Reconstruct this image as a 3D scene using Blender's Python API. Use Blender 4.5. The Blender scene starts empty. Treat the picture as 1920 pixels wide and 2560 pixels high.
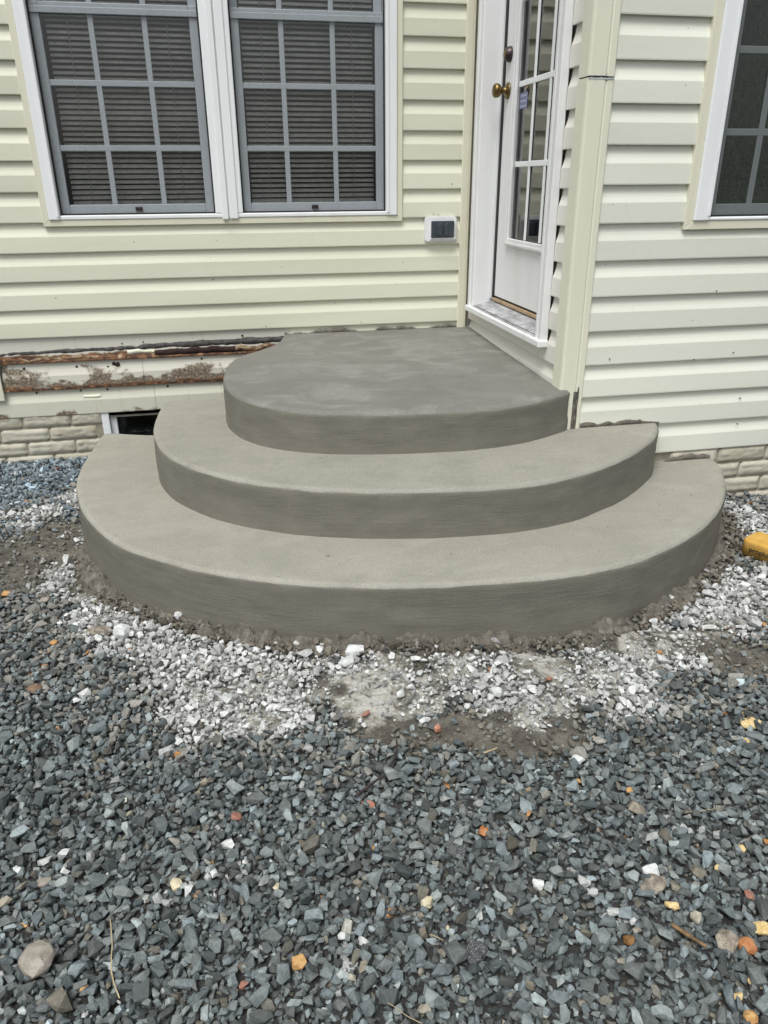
import bpy, bmesh, math, random
import numpy as np
from mathutils import Matrix, Vector, noise as mnoise

scene = bpy.context.scene
R = math.radians
col = scene.collection
rng = np.random.default_rng(11)
random.seed(11)

# ------------------------------------------------------------------ camera
CAM_Z = 1.296
pitch, yaw, roll = R(23.695), R(11.290), R(0.360)
fw = Vector((math.sin(yaw)*math.cos(pitch), math.cos(yaw)*math.cos(pitch), -math.sin(pitch)))
r0 = Vector((math.cos(yaw), -math.sin(yaw), 0)); d0 = fw.cross(r0)
rt = math.cos(roll)*r0 + math.sin(roll)*d0
dn = -math.sin(roll)*r0 + math.cos(roll)*d0
cam_data = bpy.data.cameras.new('camera')
cam_data.sensor_fit = 'VERTICAL'; cam_data.sensor_height = 36; cam_data.lens = 26.635
cam_data.clip_start = 0.05; cam_data.clip_end = 2000
cam = bpy.data.objects.new('camera', cam_data); col.objects.link(cam)
m3 = Matrix((rt, -dn, -fw)).transposed()
cam.matrix_world = Matrix.Translation((0, 0, CAM_Z)) @ m3.to_4x4()
scene.camera = cam

# ------------------------------------------------------------------ sky and sun (overcast)
SUN_EL, SUN_AZ = R(62), R(215)          # azimuth clockwise from +Y: behind and to the left of the camera
world = bpy.data.worlds.new('World'); scene.world = world; world.use_nodes = True
wn, wl = world.node_tree.nodes, world.node_tree.links
wn.clear()
sky = wn.new('ShaderNodeTexSky'); sky.sky_type = 'NISHITA'; sky.sun_disc = False
sky.sun_elevation = SUN_EL; sky.sun_rotation = SUN_AZ
sky.air_density = 1.0; sky.dust_density = 4.0; sky.ozone_density = 1.0
hs = wn.new('ShaderNodeHueSaturation'); hs.inputs['Saturation'].default_value = 0.22
bg = wn.new('ShaderNodeBackground'); bg.inputs['Strength'].default_value = 0.105
wo = wn.new('ShaderNodeOutputWorld')
wl.new(sky.outputs['Color'], hs.inputs['Color']); wl.new(hs.outputs['Color'], bg.inputs['Color'])
wl.new(bg.outputs['Background'], wo.inputs['Surface'])
sd = bpy.data.lights.new('sun', 'SUN'); sd.energy = 1.5; sd.angle = R(26); sd.color = (1.0, 0.985, 0.955)
sun = bpy.data.objects.new('sun', sd); col.objects.link(sun)
sdir = Vector((math.sin(SUN_AZ)*math.cos(SUN_EL), math.cos(SUN_AZ)*math.cos(SUN_EL), math.sin(SUN_EL)))
sun.rotation_euler = sdir.to_track_quat('Z', 'Y').to_euler()
sun.location = sdir*20

vs = scene.view_settings
vs.view_transform = 'Standard'; vs.look = 'None'; vs.gamma = 1; vs.use_curve_mapping = False
vs.exposure = 0.48
scene.cycles.max_bounces = 8
scene.cycles.transparent_max_bounces = 12

# ------------------------------------------------------------------ helpers
ORG = {}
def link(name, me, mat=None, parent=None, origin=(0, 0, 0)):
    o = bpy.data.objects.new(name, me)
    col.objects.link(o)
    if mat is not None and me is not None and len(me.materials) == 0:
        for m in (mat if isinstance(mat, (list, tuple)) else [mat]): me.materials.append(m)
    origin = Vector(origin)
    ORG[o.name] = origin
    if parent is not None:
        o.parent = parent; o.location = origin - ORG[parent.name]
    else:
        o.location = origin
    return o
def mesh_obj(name, verts, faces, mat, parent=None, smooth=False, origin=None, attrs=None):
    v = np.asarray(verts, dtype=float).reshape(-1, 3)
    if origin is None:
        lo, hi = v.min(0), v.max(0); origin = ((lo[0]+hi[0])/2, (lo[1]+hi[1])/2, lo[2])
    me = bpy.data.meshes.new(name)
    me.from_pydata((v - np.array(origin)).tolist(), [], faces)
    if smooth: me.polygons.foreach_set('use_smooth', [True]*len(me.polygons))
    for an, arr in (attrs or {}).items():
        arr = np.asarray(arr, dtype=np.float32)
        t = 'FLOAT' if arr.ndim == 1 else 'FLOAT_VECTOR'
        a = me.attributes.new(an, t, 'POINT')
        a.data.foreach_set('value' if t == 'FLOAT' else 'vector', arr.ravel())
    me.update()
    return link(name, me, mat, parent, origin)
def from_bm(name, bm, mat, parent=None, smooth=False, origin=None):
    bmesh.ops.recalc_face_normals(bm, faces=bm.faces)
    vs_ = np.array([v.co[:] for v in bm.verts])
    if origin is None:
        lo, hi = vs_.min(0), vs_.max(0); origin = ((lo[0]+hi[0])/2, (lo[1]+hi[1])/2, lo[2])
    bmesh.ops.translate(bm, verts=bm.verts, vec=-Vector(origin))
    me = bpy.data.meshes.new(name); bm.to_mesh(me); bm.free()
    if smooth: me.polygons.foreach_set('use_smooth', [True]*len(me.polygons))
    return link(name, me, mat, parent, origin)
def add_box(bm, lo, hi, bevel=0.0, seg=2):
    lo, hi = Vector(lo), Vector(hi)
    r = bmesh.ops.create_cube(bm, size=1.0)
    for v in r['verts']:
        v.co = Vector([(lo[i]+hi[i])/2 + v.co[i]*(hi[i]-lo[i]) for i in range(3)])
    if bevel > 0:
        es = list({e for v in r['verts'] for e in v.link_edges})
        bmesh.ops.bevel(bm, geom=es, offset=bevel, segments=seg, affect='EDGES', profile=0.5)
def box(name, lo, hi, mat, parent=None, bevel=0.0):
    bm = bmesh.new(); add_box(bm, lo, hi, bevel); return from_bm(name, bm, mat, parent)
def boxes(name, lst, mat, parent=None, bevel=0.0):
    bm = bmesh.new()
    for lo, hi in lst: add_box(bm, lo, hi, bevel)
    return from_bm(name, bm, mat, parent)
def quad(name, pts, mat, parent=None): return mesh_obj(name, pts, [(0, 1, 2, 3)], mat, parent)
def empty(name, loc):
    o = bpy.data.objects.new(name, None); col.objects.link(o); o.location = loc
    o.empty_display_size = 0.05; ORG[o.name] = Vector(loc); return o
def tag(o, label=None, cat=None, group=None, kind=None):
    if label: o['label'] = label
    if cat: o['category'] = cat
    if group: o['group'] = group
    if kind: o['kind'] = kind
    return o
def lathe(bm, center, axis, prof, n=20):
    axis = Vector(axis).normalized(); a = axis.orthogonal().normalized(); b = axis.cross(a)
    c = Vector(center); rings = []
    for (t, r) in prof:
        rings.append([bm.verts.new(c + axis*t + (a*math.cos(2*math.pi*i/n) + b*math.sin(2*math.pi*i/n))*max(r, 1e-5)) for i in range(n)])
    for k in range(len(rings)-1):
        for i in range(n):
            bm.faces.new((rings[k][i], rings[k][(i+1) % n], rings[k+1][(i+1) % n], rings[k+1][i]))
    bm.faces.new(rings[-1]); bm.faces.new(rings[0][::-1])

def hash2(ix, iy, s):
    n = (ix.astype(np.int64)*374761393 + iy.astype(np.int64)*668265263 + s*1442695041) & 0xFFFFFFFF
    n = ((n ^ (n >> 13))*1274126177) & 0xFFFFFFFF
    return ((n ^ (n >> 16)) & 0xFFFFFF)/float(0xFFFFFF)
def vnoise(x, y, s=0):
    x = np.asarray(x, float); y = np.asarray(y, float)
    ix, iy = np.floor(x), np.floor(y); fx, fy = x-ix, y-iy
    fx = fx*fx*(3-2*fx); fy = fy*fy*(3-2*fy)
    a, b = hash2(ix, iy, s), hash2(ix+1, iy, s); c, d = hash2(ix, iy+1, s), hash2(ix+1, iy+1, s)
    return (a*(1-fx)+b*fx)*(1-fy) + (c*(1-fx)+d*fx)*fy
def fbm(x, y, s=0, o=4):
    t, amp, tot = 0, 1.0, 0
    for k in range(o):
        t = t + amp*vnoise(x*2**k, y*2**k, s+k*17); tot += amp; amp *= 0.5
    return t/tot

# ------------------------------------------------------------------ node helpers
class NT:
    def __init__(s, name):
        s.m = bpy.data.materials.new(name); s.m.use_nodes = True
        s.n, s.l = s.m.node_tree.nodes, s.m.node_tree.links; s.n.clear()
        s.out = s.n.new('ShaderNodeOutputMaterial')
        s.b = s.n.new('ShaderNodeBsdfPrincipled'); s.l.new(s.b.outputs[0], s.out.inputs[0])
        s.geo = s.n.new('ShaderNodeNewGeometry'); s.pos = s.geo.outputs['Position']
    def set(s, **k):
        for a, v in k.items(): s.inp(s.b.inputs[a.replace('_', ' ')], v)
        return s
    def inp(s, sock, v):
        if isinstance(v, bpy.types.NodeSocket): s.l.new(v, sock)
        elif isinstance(v, (tuple, list)) and len(v) == 3 and sock.type == 'RGBA': sock.default_value = (*v, 1)
        else: sock.default_value = v
    def map(s, vec, scale):
        n = s.n.new('ShaderNodeMapping'); s.l.new(vec, n.inputs['Vector']); n.inputs['Scale'].default_value = scale; return n.outputs[0]
    def noise(s, vec=None, scale=5, detail=4, rough=0.55, dist=0.0):
        n = s.n.new('ShaderNodeTexNoise'); s.l.new(vec or s.pos, n.inputs['Vector'])
        n.inputs['Scale'].default_value = scale; n.inputs['Detail'].default_value = detail
        n.inputs['Roughness'].default_value = rough; n.inputs['Distortion'].default_value = dist
        return n.outputs['Fac']
    def ramp(s, fac, stops):
        n = s.n.new('ShaderNodeValToRGB'); s.l.new(fac, n.inputs[0]); e = n.color_ramp.elements
        while len(e) < len(stops): e.new(0.5)
        for i, (p, c) in enumerate(stops):
            e[i].position = p; e[i].color = (c, c, c, 1) if not isinstance(c, (tuple, list)) else (*c, 1)
        return n.outputs['Color']
    def rng(s, v, a, b, c=0.0, d=1.0, smooth=True):
        n = s.n.new('ShaderNodeMapRange'); s.inp(n.inputs['Value'], v)
        n.interpolation_type = 'SMOOTHSTEP' if smooth else 'LINEAR'
        for i, q in zip(('From Min', 'From Max', 'To Min', 'To Max'), (a, b, c, d)): n.inputs[i].default_value = q
        return n.outputs['Result']
    def math(s, op, a, b=0.0):
        n = s.n.new('ShaderNodeMath'); n.operation = op; s.inp(n.inputs[0], a); s.inp(n.inputs[1], b); return n.outputs[0]
    def mix(s, fac, a, b, mode='MIX'):
        n = s.n.new('ShaderNodeMix'); n.data_type = 'RGBA'; n.blend_type = mode
        s.inp(n.inputs[0], fac); s.inp(n.inputs[6], a); s.inp(n.inputs[7], b); return n.outputs[2]
    def attr(s, name, out='Fac'):
        n = s.n.new('ShaderNodeAttribute'); n.attribute_name = name; return n.outputs[out]
    def xyz(s, vec=None):
        n = s.n.new('ShaderNodeSeparateXYZ'); s.l.new(vec or s.pos, n.inputs[0]); return n.outputs
    def objrand(s):
        return s.n.new('ShaderNodeObjectInfo').outputs['Random']
    def bump(s, h, strength=0.3, dist=0.01, prev=None):
        n = s.n.new('ShaderNodeBump'); s.l.new(h, n.inputs['Height'])
        n.inputs['Strength'].default_value = strength; n.inputs['Distance'].default_value = dist
        if prev: s.l.new(prev, n.inputs['Normal'])
        return n.outputs['Normal']

def siding_mat(name, base, dirt):
    t = NT(name)
    n1 = t.noise(t.map(t.pos, (1.2, 1.2, 7)), 1.0, 5)
    n2 = t.noise(None, 60, 3)
    c = t.mix(t.rng(n1, .42, .72, 0, .55), base, dirt)
    c = t.mix(t.rng(n2, .6, .8, 0, .12), c, (0.30, 0.29, 0.22))
    sp = t.noise(None, 42, 1, .4)
    c = t.mix(t.rng(sp, .79, .82, 0, .6), c, (0.10, 0.09, 0.07))
    v = t.rng(t.objrand(), 0, 1, .95, 1.04, False)
    c = t.mix(1.0, c, v, 'MULTIPLY')
    grain = t.noise(t.map(t.pos, (14, 14, 90)), 4, 3)
    t.set(Base_Color=c, Roughness=0.42, Specular_IOR_Level=0.35, Normal=t.bump(grain, .08, .002))
    return t.m
M = {}
M['sidingA'] = siding_mat('cream_vinyl_siding', (0.695, 0.700, 0.575), (0.620, 0.620, 0.490))
M['sidingC'] = siding_mat('pale_vinyl_siding', (0.720, 0.740, 0.650), (0.650, 0.665, 0.575))
M['sidingB'] = siding_mat('greyish_vinyl_siding', (0.730, 0.715, 0.650), (0.660, 0.645, 0.575))
def trim_mat(name, base, dirt):
    t = NT(name)
    n = t.noise(t.map(t.pos, (6, 6, 1.2)), 2.0, 5)
    c = t.mix(t.rng(n, .5, .75, 0, .5), base, dirt)
    t.set(Base_Color=c, Roughness=.45, Normal=t.bump(t.noise(None, 90, 2), .06, .002)); return t.m
M['trim'] = trim_mat('cream_trim', (0.71, 0.70, 0.56), (0.62, 0.605, 0.47))
M['post'] = trim_mat('post_trim', (0.735, 0.735, 0.60), (0.64, 0.64, 0.51))
M['white'] = trim_mat('white_vinyl', (0.82, 0.85, 0.855), (0.73, 0.76, 0.76))
M['doorwhite'] = trim_mat('white_door_paint', (0.76, 0.775, 0.775), (0.64, 0.65, 0.64))
def plain(name, c, rough=.6, metal=0.0, var=.15, scale=30):
    t = NT(name); n = t.noise(None, scale, 4)
    t.set(Base_Color=t.mix(1.0, c, t.rng(n, .3, .7, 1-var, 1+var, False), 'MULTIPLY'), Roughness=rough, Metallic=metal); return t.m
M['sheath'] = plain('sheathing', (0.25, 0.24, 0.2))
M['black'] = plain('black_rubber', (0.012, 0.012, 0.012), .7)
M['room'] = plain('dark_room', (0.035, 0.035, 0.033), .9)
M['slat'] = plain('blind_slat', (0.93, 0.92, 0.86), .5)
M['cord'] = plain('blind_cord', (0.5, 0.5, 0.46), .8)
M['brass'] = plain('aged_brass', (0.20, 0.14, 0.06), .36, 1.0, .35, 60)
M['darkbrass'] = plain('dark_bronze', (0.060, 0.045, 0.045), .35, .7, .3, 60)
M['smoke'] = plain('smoked_plastic', (0.050, 0.062, 0.075), .18, 0, .1)
M['plate'] = plain('white_plastic', (0.80, 0.81, 0.82), .35, 0, .04)
M['sticker'] = plain('blue_sticker', (0.20, 0.22, 0.36), .5, 0, .25, 150)
M['stickerpale'] = plain('pale_sticker_band', (0.45, 0.47, 0.58), .5)
M['wood'] = plain('bare_wood_strip', (0.42, 0.30, 0.18), .7, 0, .3)
M['roof'] = plain('roof_deck', (0.08, 0.075, 0.07), .9)
def glass_mat():
    t = NT('window_glass'); t.n.remove(t.b)
    fr = t.n.new('ShaderNodeFresnel'); fr.inputs['IOR'].default_value = 1.55
    tr = t.n.new('ShaderNodeBsdfTransparent'); tr.inputs[0].default_value = (.95, .97, .96, 1)
    gl = t.n.new('ShaderNodeBsdfGlossy'); gl.inputs['Roughness'].default_value = 0.0; gl.inputs[0].default_value = (1, 1, 1, 1)
    nz = t.noise(None, 2.2, 2); t.l.new(t.bump(nz, .04, .01), gl.inputs['Normal'])
    mx = t.n.new('ShaderNodeMixShader')
    t.l.new(t.math('MINIMUM', t.math('MULTIPLY', fr.outputs[0], 1.5), 1.0), mx.inputs[0])
    t.l.new(tr.outputs[0], mx.inputs[1]); t.l.new(gl.outputs[0], mx.inputs[2]); t.l.new(mx.outputs[0], t.out.inputs[0]); return t.m
M['glass'] = glass_mat()
def screen_mat(name, opac, c):
    t = NT(name); t.n.remove(t.b)
    tr = t.n.new('ShaderNodeBsdfTransparent'); df = t.n.new('ShaderNodeBsdfDiffuse')
    wv = t.noise(t.map(t.pos, (420, 420, 60)), 1, 2); wv2 = t.noise(t.map(t.pos, (60, 60, 420)), 1, 2)
    w = t.math('ADD', wv, wv2)
    t.inp(df.inputs[0], t.mix(t.rng(w, .7, 1.3), tuple(v*.7 for v in c), tuple(v*1.3 for v in c)))
    mx = t.n.new('ShaderNodeMixShader'); t.l.new(t.rng(w, .7, 1.3, opac-.07, opac+.07), mx.inputs[0])
    t.l.new(tr.outputs[0], mx.inputs[1]); t.l.new(df.outputs[0], mx.inputs[2]); t.l.new(mx.outputs[0], t.out.inputs[0]); return t.m
M['screen'] = screen_mat('insect_screen', .09, (0.055, 0.058, 0.06))
M['screenC'] = screen_mat('dark_insect_screen', .42, (0.080, 0.092, 0.080))

def rust_mat(name, z0, mold, rust, base=(0.62, 0.61, 0.53)):
    """siding with mould and rust growing up from its lower lip at z0"""
    t = NT(name); x, y, z = t.xyz()
    hz = t.math('SUBTRACT', z, z0)
    patch = t.noise(t.map(t.pos, (3.2, 0, 5)), 1.0, 3, .6)
    fine = t.noise(t.map(t.pos, (22, 0, 30)), 1.0, 6, .7)
    streak = t.noise(t.map(t.pos, (40, 0, 2)), 1.0, 3)
    a = t.math('ADD', t.math('SUBTRACT', t.math('MULTIPLY', patch, 2.6), .75), t.math('MULTIPLY', fine, .9))
    a = t.math('SUBTRACT', a, t.math('MULTIPLY', hz, 6.0))
    mo = t.rng(a, .98-mold, 1.16-mold)
    ru = t.rng(t.math('SUBTRACT', t.math('ADD', t.math('MULTIPLY', fine, .6), t.math('MULTIPLY', patch, .5)), t.math('MULTIPLY', hz, 9.0)), .50-rust, .62-rust)
    c = t.mix(t.rng(streak, .58, .75, 0, .35), base, (0.42, 0.36, 0.24))
    spk = t.noise(t.map(t.pos, (90, 0, 90)), 1, 4, .7)
    mcol = t.mix(t.rng(spk, .42, .66), (0.050, 0.034, 0.022), (0.36, 0.28, 0.18))
    c = t.mix(t.math('MULTIPLY', mo, .9), c, mcol)
    rcol = t.ramp(fine, [(.30, (0.030, 0.014, 0.010)), (.46, (0.065, 0.030, 0.017)), (.58, (0.25, 0.125, 0.052)), (.68, (0.52, 0.46, 0.35))])
    c = t.mix(ru, c, rcol)
    t.set(Base_Color=c, Roughness=.75, Normal=t.bump(t.math('MULTIPLY', t.math('ADD', mo, ru), spk), .5, .006)); return t.m
def rock_mat0(name, c1, c2):
    t = NT(name); n = t.noise(t.map(t.pos, (18, 18, 40)), 1.0, 6, .7)
    t.set(Base_Color=t.ramp(n, [(.36, c1), (.5, (0.14, 0.075, 0.042)), (.64, c2)]), Roughness=.9, Normal=t.bump(n, .8, .006)); return t.m
M['rot2'] = rust_mat('rotten_siding_upper', .492, .06, .36)
M['rot1'] = rust_mat('mouldy_siding', .365, .42, .18)
M['rot0'] = rust_mat('stained_siding', .238, -.06, -.08, (0.60, 0.60, 0.50))
M['splintwood'] = rock_mat0('flaking_rusty_wood', (0.10, 0.045, 0.02), (0.42, 0.34, 0.22))
M['felt'] = plain('torn_grey_felt', (0.085, 0.080, 0.077), .95, 0, .6, 45)
M['cavity'] = plain('dark_red_rot', (0.030, 0.014, 0.012), .9, 0, .5, 70)

def brick_mat():
    t = NT('painted_brick')
    r = t.objrand(); n = t.noise(None, 22, 5)
    c = t.mix(r, (0.46, 0.44, 0.35), (0.55, 0.53, 0.44))
    c = t.mix(t.rng(n, .45, .7, 0, .5), c, (0.36, 0.31, 0.22))
    t.set(Base_Color=c, Roughness=.8, Normal=t.bump(t.noise(None, 70, 4), .4, .004)); return t.m
M['brick'] = brick_mat()
M['sash'] = trim_mat('screen_shaded_sash_vinyl', (0.35, 0.385, 0.41), (0.29, 0.32, 0.34))  # white vinyl; shade of the insect screen is put into this darker colour
M['mortarjoint'] = plain('painted_mortar', (0.30, 0.275, 0.21), .9)

def concrete_mat(name, dry, damp, edge):
    t = NT(name)
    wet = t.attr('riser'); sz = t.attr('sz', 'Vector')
    big = t.noise(None, 2.6, 5, .6, .4); mid = t.noise(None, 9, 5, .6); fine = t.noise(None, 160, 3, .6)
    sweep = t.noise(t.map(t.pos, (1.6, 2.6, 1)), 2.0, 6, .62, 1.1)
    top = t.mix(t.rng(big, .40, .66), dry, tuple(v*1.08 for v in dry))
    top = t.mix(t.rng(sweep, .45, .70, 0, .75), top, edge)
    top = t.mix(t.rng(mid, .50, .72, 0, .34), top, tuple(v*.74 for v in dry))
    arc = t.noise(t.map(t.pos, (3.0, 14, 1)), 1.6, 4, .6, .8)
    top = t.mix(t.rng(arc, .52, .75, 0, .40), top, tuple(v*1.22 for v in dry))
    pits = t.noise(t.map(t.pos, (1, 1, 1)), 95, 2, .5)
    top = t.mix(t.rng(pits, .70, .76, 0, .55), top, tuple(v*.42 for v in dry))
    spk = t.noise(None, 34, 2, .5)
    top = t.mix(t.rng(spk, .735, .76, 0, .6), top, tuple(v*.4 for v in dry))
    damp_patch = t.noise(t.map(t.pos, (1.3, 2.2, 1)), 1.7, 5, .65, .8)
    top = t.mix(t.rng(damp_patch, .52, .72, 0, .30), top, tuple(v*.76 for v in dry))
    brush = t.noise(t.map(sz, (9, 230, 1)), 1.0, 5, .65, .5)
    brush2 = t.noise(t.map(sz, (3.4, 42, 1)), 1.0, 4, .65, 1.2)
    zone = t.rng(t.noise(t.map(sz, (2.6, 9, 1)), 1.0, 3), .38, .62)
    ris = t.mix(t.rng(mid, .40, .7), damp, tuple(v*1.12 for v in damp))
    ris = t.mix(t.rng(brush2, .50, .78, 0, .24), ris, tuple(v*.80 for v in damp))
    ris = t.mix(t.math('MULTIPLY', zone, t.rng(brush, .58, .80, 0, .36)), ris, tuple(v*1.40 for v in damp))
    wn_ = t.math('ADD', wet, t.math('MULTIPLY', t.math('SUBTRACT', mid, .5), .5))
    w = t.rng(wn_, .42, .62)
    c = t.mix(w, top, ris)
    c = t.mix(t.rng(fine, .35, .7, 0, .22), c, tuple(v*.55 for v in damp))
    hb = t.math('ADD', t.math('MULTIPLY', t.math('ADD', t.math('MULTIPLY', brush, zone), t.math('MULTIPLY', brush2, .6)), w), t.math('MULTIPLY', fine, .5))
    hb = t.math('ADD', hb, t.math('MULTIPLY', pits, t.math('MULTIPLY', t.math('SUBTRACT', 1.0, w), -.5)))
    t.set(Base_Color=c, Roughness=t.rng(w, 0, 1, .72, .62), Specular_IOR_Level=.35, Normal=t.bump(t.noise(None, 6, 3), .12, .02, t.bump(hb, .55, .0035)))
    return t.m
DAMP = (0.172, 0.164, 0.136)
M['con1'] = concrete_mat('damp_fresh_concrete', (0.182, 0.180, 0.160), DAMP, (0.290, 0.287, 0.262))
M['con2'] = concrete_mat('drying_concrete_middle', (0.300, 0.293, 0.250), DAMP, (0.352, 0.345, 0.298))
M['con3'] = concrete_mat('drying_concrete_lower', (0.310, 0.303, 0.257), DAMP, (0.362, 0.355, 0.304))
def mortar_mat():
    t = NT('wet_mortar'); n = t.noise(None, 30, 5, .65)
    c = t.ramp(n, [(.3, (0.080, 0.075, 0.062)), (.55, (0.150, 0.138, 0.112)), (.75, (0.26, 0.24, 0.20))])
    t.set(Base_Color=c, Roughness=.8, Normal=t.bump(t.noise(None, 55, 6, .7), .7, .012)); return t.m
M['mortar'] = mortar_mat()
def ground_mat():
    t = NT('gravelly_dirt')
    dust = t.attr('dust'); dirt = t.attr('dirt')
    n = t.noise(None, 14, 6, .65); f = t.noise(None, 120, 4, .7)
    base = t.mix(n, (0.030, 0.031, 0.031), (0.058, 0.057, 0.053))
    dcol = t.mix(t.rng(n, .35, .65), (0.085, 0.078, 0.064), (0.185, 0.172, 0.140))
    wcol = t.mix(t.rng(n, .35, .62), (0.24, 0.225, 0.185), (0.52, 0.51, 0.46))
    c = t.mix(t.rng(t.math('ADD', dirt, t.math('MULTIPLY', t.math('SUBTRACT', n, .5), .8)), .2, .6), base, dcol)
    c = t.mix(t.rng(t.math('ADD', dust, t.math('MULTIPLY', t.math('SUBTRACT', n, .5), 2.2)), .45, 1.0), c, wcol)
    c = t.mix(t.rng(f, .5, .75, 0, .5), c, (0.05, 0.046, 0.04))
    t.set(Base_Color=c, Roughness=.95, Normal=t.bump(f, .8, .010, t.bump(t.noise(None, 38, 4), .8, .02))); return t.m
M['ground'] = ground_mat()
def stone_mat():
    t = NT('crushed_stone')
    c = t.attr('col', 'Color')
    n = t.noise(None, 110, 4, .65); n2 = t.noise(None, 420, 2, .6)
    v = t.math('ADD', t.rng(n, .3, .7, .70, 1.22, False), t.rng(n2, .58, .74, 0, .65))
    t.set(Base_Color=t.mix(1.0, c, v, 'MULTIPLY'), Roughness=.62, Specular_IOR_Level=.4, Normal=t.bump(n, .5, .003)); return t.m
M['stone'] = stone_mat()
def rock_mat(name, c1, c2, scale=60, speck=None, rough=.75):
    t = NT(name); n = t.noise(None, scale, 5, .65)
    c = t.mix(t.rng(n, .38, .64), c1, c2)
    if speck: c = t.mix(t.rng(t.noise(None, 330, 2, .6), .58, .68), c, speck)
    t.set(Base_Color=c, Roughness=rough, Normal=t.bump(n, .5, .004)); return t.m
M['r_orange'] = rock_mat('orange_stone', (0.40, 0.215, 0.07), (0.55, 0.34, 0.14))
M['r_rust'] = rock_mat('rusty_stone', (0.33, 0.12, 0.04), (0.46, 0.22, 0.09))
M['r_clay'] = rock_mat('brown_clay', (0.15, 0.095, 0.06), (0.25, 0.165, 0.11))
M['r_tan'] = rock_mat('tan_stone', (0.27, 0.245, 0.205), (0.36, 0.33, 0.285), 60, (0.2, 0.17, 0.14))
M['r_white'] = rock_mat('white_limestone', (0.50, 0.52, 0.51), (0.70, 0.72, 0.71))
M['r_cream'] = rock_mat('cream_stone', (0.50, 0.45, 0.30), (0.66, 0.60, 0.44))
M['r_pink'] = rock_mat('brick_red_fragment', (0.38, 0.17, 0.11), (0.52, 0.28, 0.20))
M['r_asphalt'] = rock_mat('asphalt_chunk', (0.045, 0.047, 0.050), (0.10, 0.105, 0.11), 200, (0.30, 0.31, 0.32), .9)
M['r_lump'] = rock_mat('cemented_lump', (0.17, 0.145, 0.115), (0.36, 0.32, 0.26), 45, (0.10, 0.09, 0.075), .9)
M['r_grey'] = rock_mat('grey_green_stone', (0.12, 0.125, 0.11), (0.20, 0.20, 0.18))
M['r_foam'] = rock_mat('yellow_foam', (0.55, 0.40, 0.17), (0.70, 0.57, 0.31), 90, None, .95)
M['r_twig'] = rock_mat('dark_twig', (0.022, 0.017, 0.015), (0.055, 0.04, 0.032), 90)
M['r_splint'] = rock_mat('brown_splinter', (0.085, 0.052, 0.024), (0.24, 0.15, 0.07), 60)
M['r_straw'] = rock_mat('dry_straw', (0.36, 0.29, 0.17), (0.50, 0.42, 0.27), 60)
def sponge_mat():
    t = NT('yellow_sponge'); n = t.noise(None, 240, 2, .6); b = t.noise(None, 14, 4)
    c = t.mix(t.rng(b, .35, .65), (0.54, 0.31, 0.055), (0.66, 0.41, 0.105))
    c = t.mix(t.rng(n, .60, .70, 0, .6), c, (0.26, 0.14, 0.02))
    t.set(Base_Color=c, Roughness=.95, Normal=t.bump(n, .6, .004)); return t.m
M['sponge'] = sponge_mat()
M['ink'] = plain('black_ink', (0.016, 0.014, 0.012), .8)

# ------------------------------------------------------------------ ground
YA, YC, XB = 3.893, 2.692, 1.2475
XL, XR, ZT = -3.2, 3.9, 3.05

T3 = [(.10,3.50),(-.20,3.50),(-.385,3.515),(-.47,3.54),(-.55,3.572),(-.612,3.585),(-.632,3.50),(-.642,3.349),(-.652,3.127),(-.643,2.941),(-.608,2.769),(-.568,2.637),(-.516,2.512),(-.452,2.393),(-.374,2.289),(-.284,2.205),(-.184,2.124),(-.075,2.055),(.044,1.994),(.142,1.953),(.245,1.918),(.389,1.882),(.533,1.856),(.657,1.842),(.765,1.836),(.860,1.836),(.985,1.842),(1.126,1.866),(1.261,1.915),(1.407,1.990),(1.521,2.068),(1.648,2.178),(1.768,2.319),(1.856,2.454),(1.917,2.574),(1.945,2.675),(1.955,2.76)]
T2 = [(.10,3.49),(-.05,3.479),(-.19,3.462),(-.285,3.448),(-.318,3.42),(-.330,3.330),(-.336,3.20),(-.337,3.049),(-.322,2.913),(-.288,2.765),(-.232,2.639),(-.158,2.533),(-.060,2.430),(.065,2.338),(.187,2.272),(.295,2.228),(.451,2.185),(.610,2.158),(.750,2.146),(.865,2.146),(.985,2.163),(1.134,2.207),(1.321,2.305),(1.468,2.421),(1.581,2.539),(1.655,2.656),(1.69,2.76)]
T1 = [(.275,4.0),(.257,3.850),(.205,3.685),(.122,3.571),(.030,3.470),(-.012,3.380),(-.036,3.230),(-.040,3.047),(-.022,2.931),(.016,2.818),(.078,2.726),(.170,2.645),(.275,2.590),(.431,2.545),(.600,2.518),(.808,2.506),(.950,2.520),(1.075,2.556),(1.19,2.612),(1.262,2.655),(1.30,2.72)]
def resample(P, step=.012, smooth=3):
    P = [np.array(p) for p in P]; out = []
    P = [2*P[0]-P[1]] + P + [2*P[-1]-P[-2]]
    for i in range(1, len(P)-2):
        a, b, c, d = P[i-1:i+3]; n = max(2, int(np.linalg.norm(c-b)/.004))
        for k in range(n):
            t = k/n
            out.append(.5*((2*b)+(-a+c)*t+(2*a-5*b+4*c-d)*t*t+(-a+3*b-3*c+d)*t**3))
    out.append(P[-2]); out = np.array(out)
    s = np.concatenate([[0], np.cumsum(np.linalg.norm(np.diff(out, axis=0), axis=1))])
    n = int(s[-1]/step); q = np.linspace(0, s[-1], n)
    r = np.stack([np.interp(q, s, out[:, 0]), np.interp(q, s, out[:, 1])], 1)
    for _ in range(smooth): r[1:-1] = .25*r[:-2]+.5*r[1:-1]+.25*r[2:]
    return r, q
C3, S3 = resample(T3); C2, S2 = resample(T2); C1, S1 = resample(T1)

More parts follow.
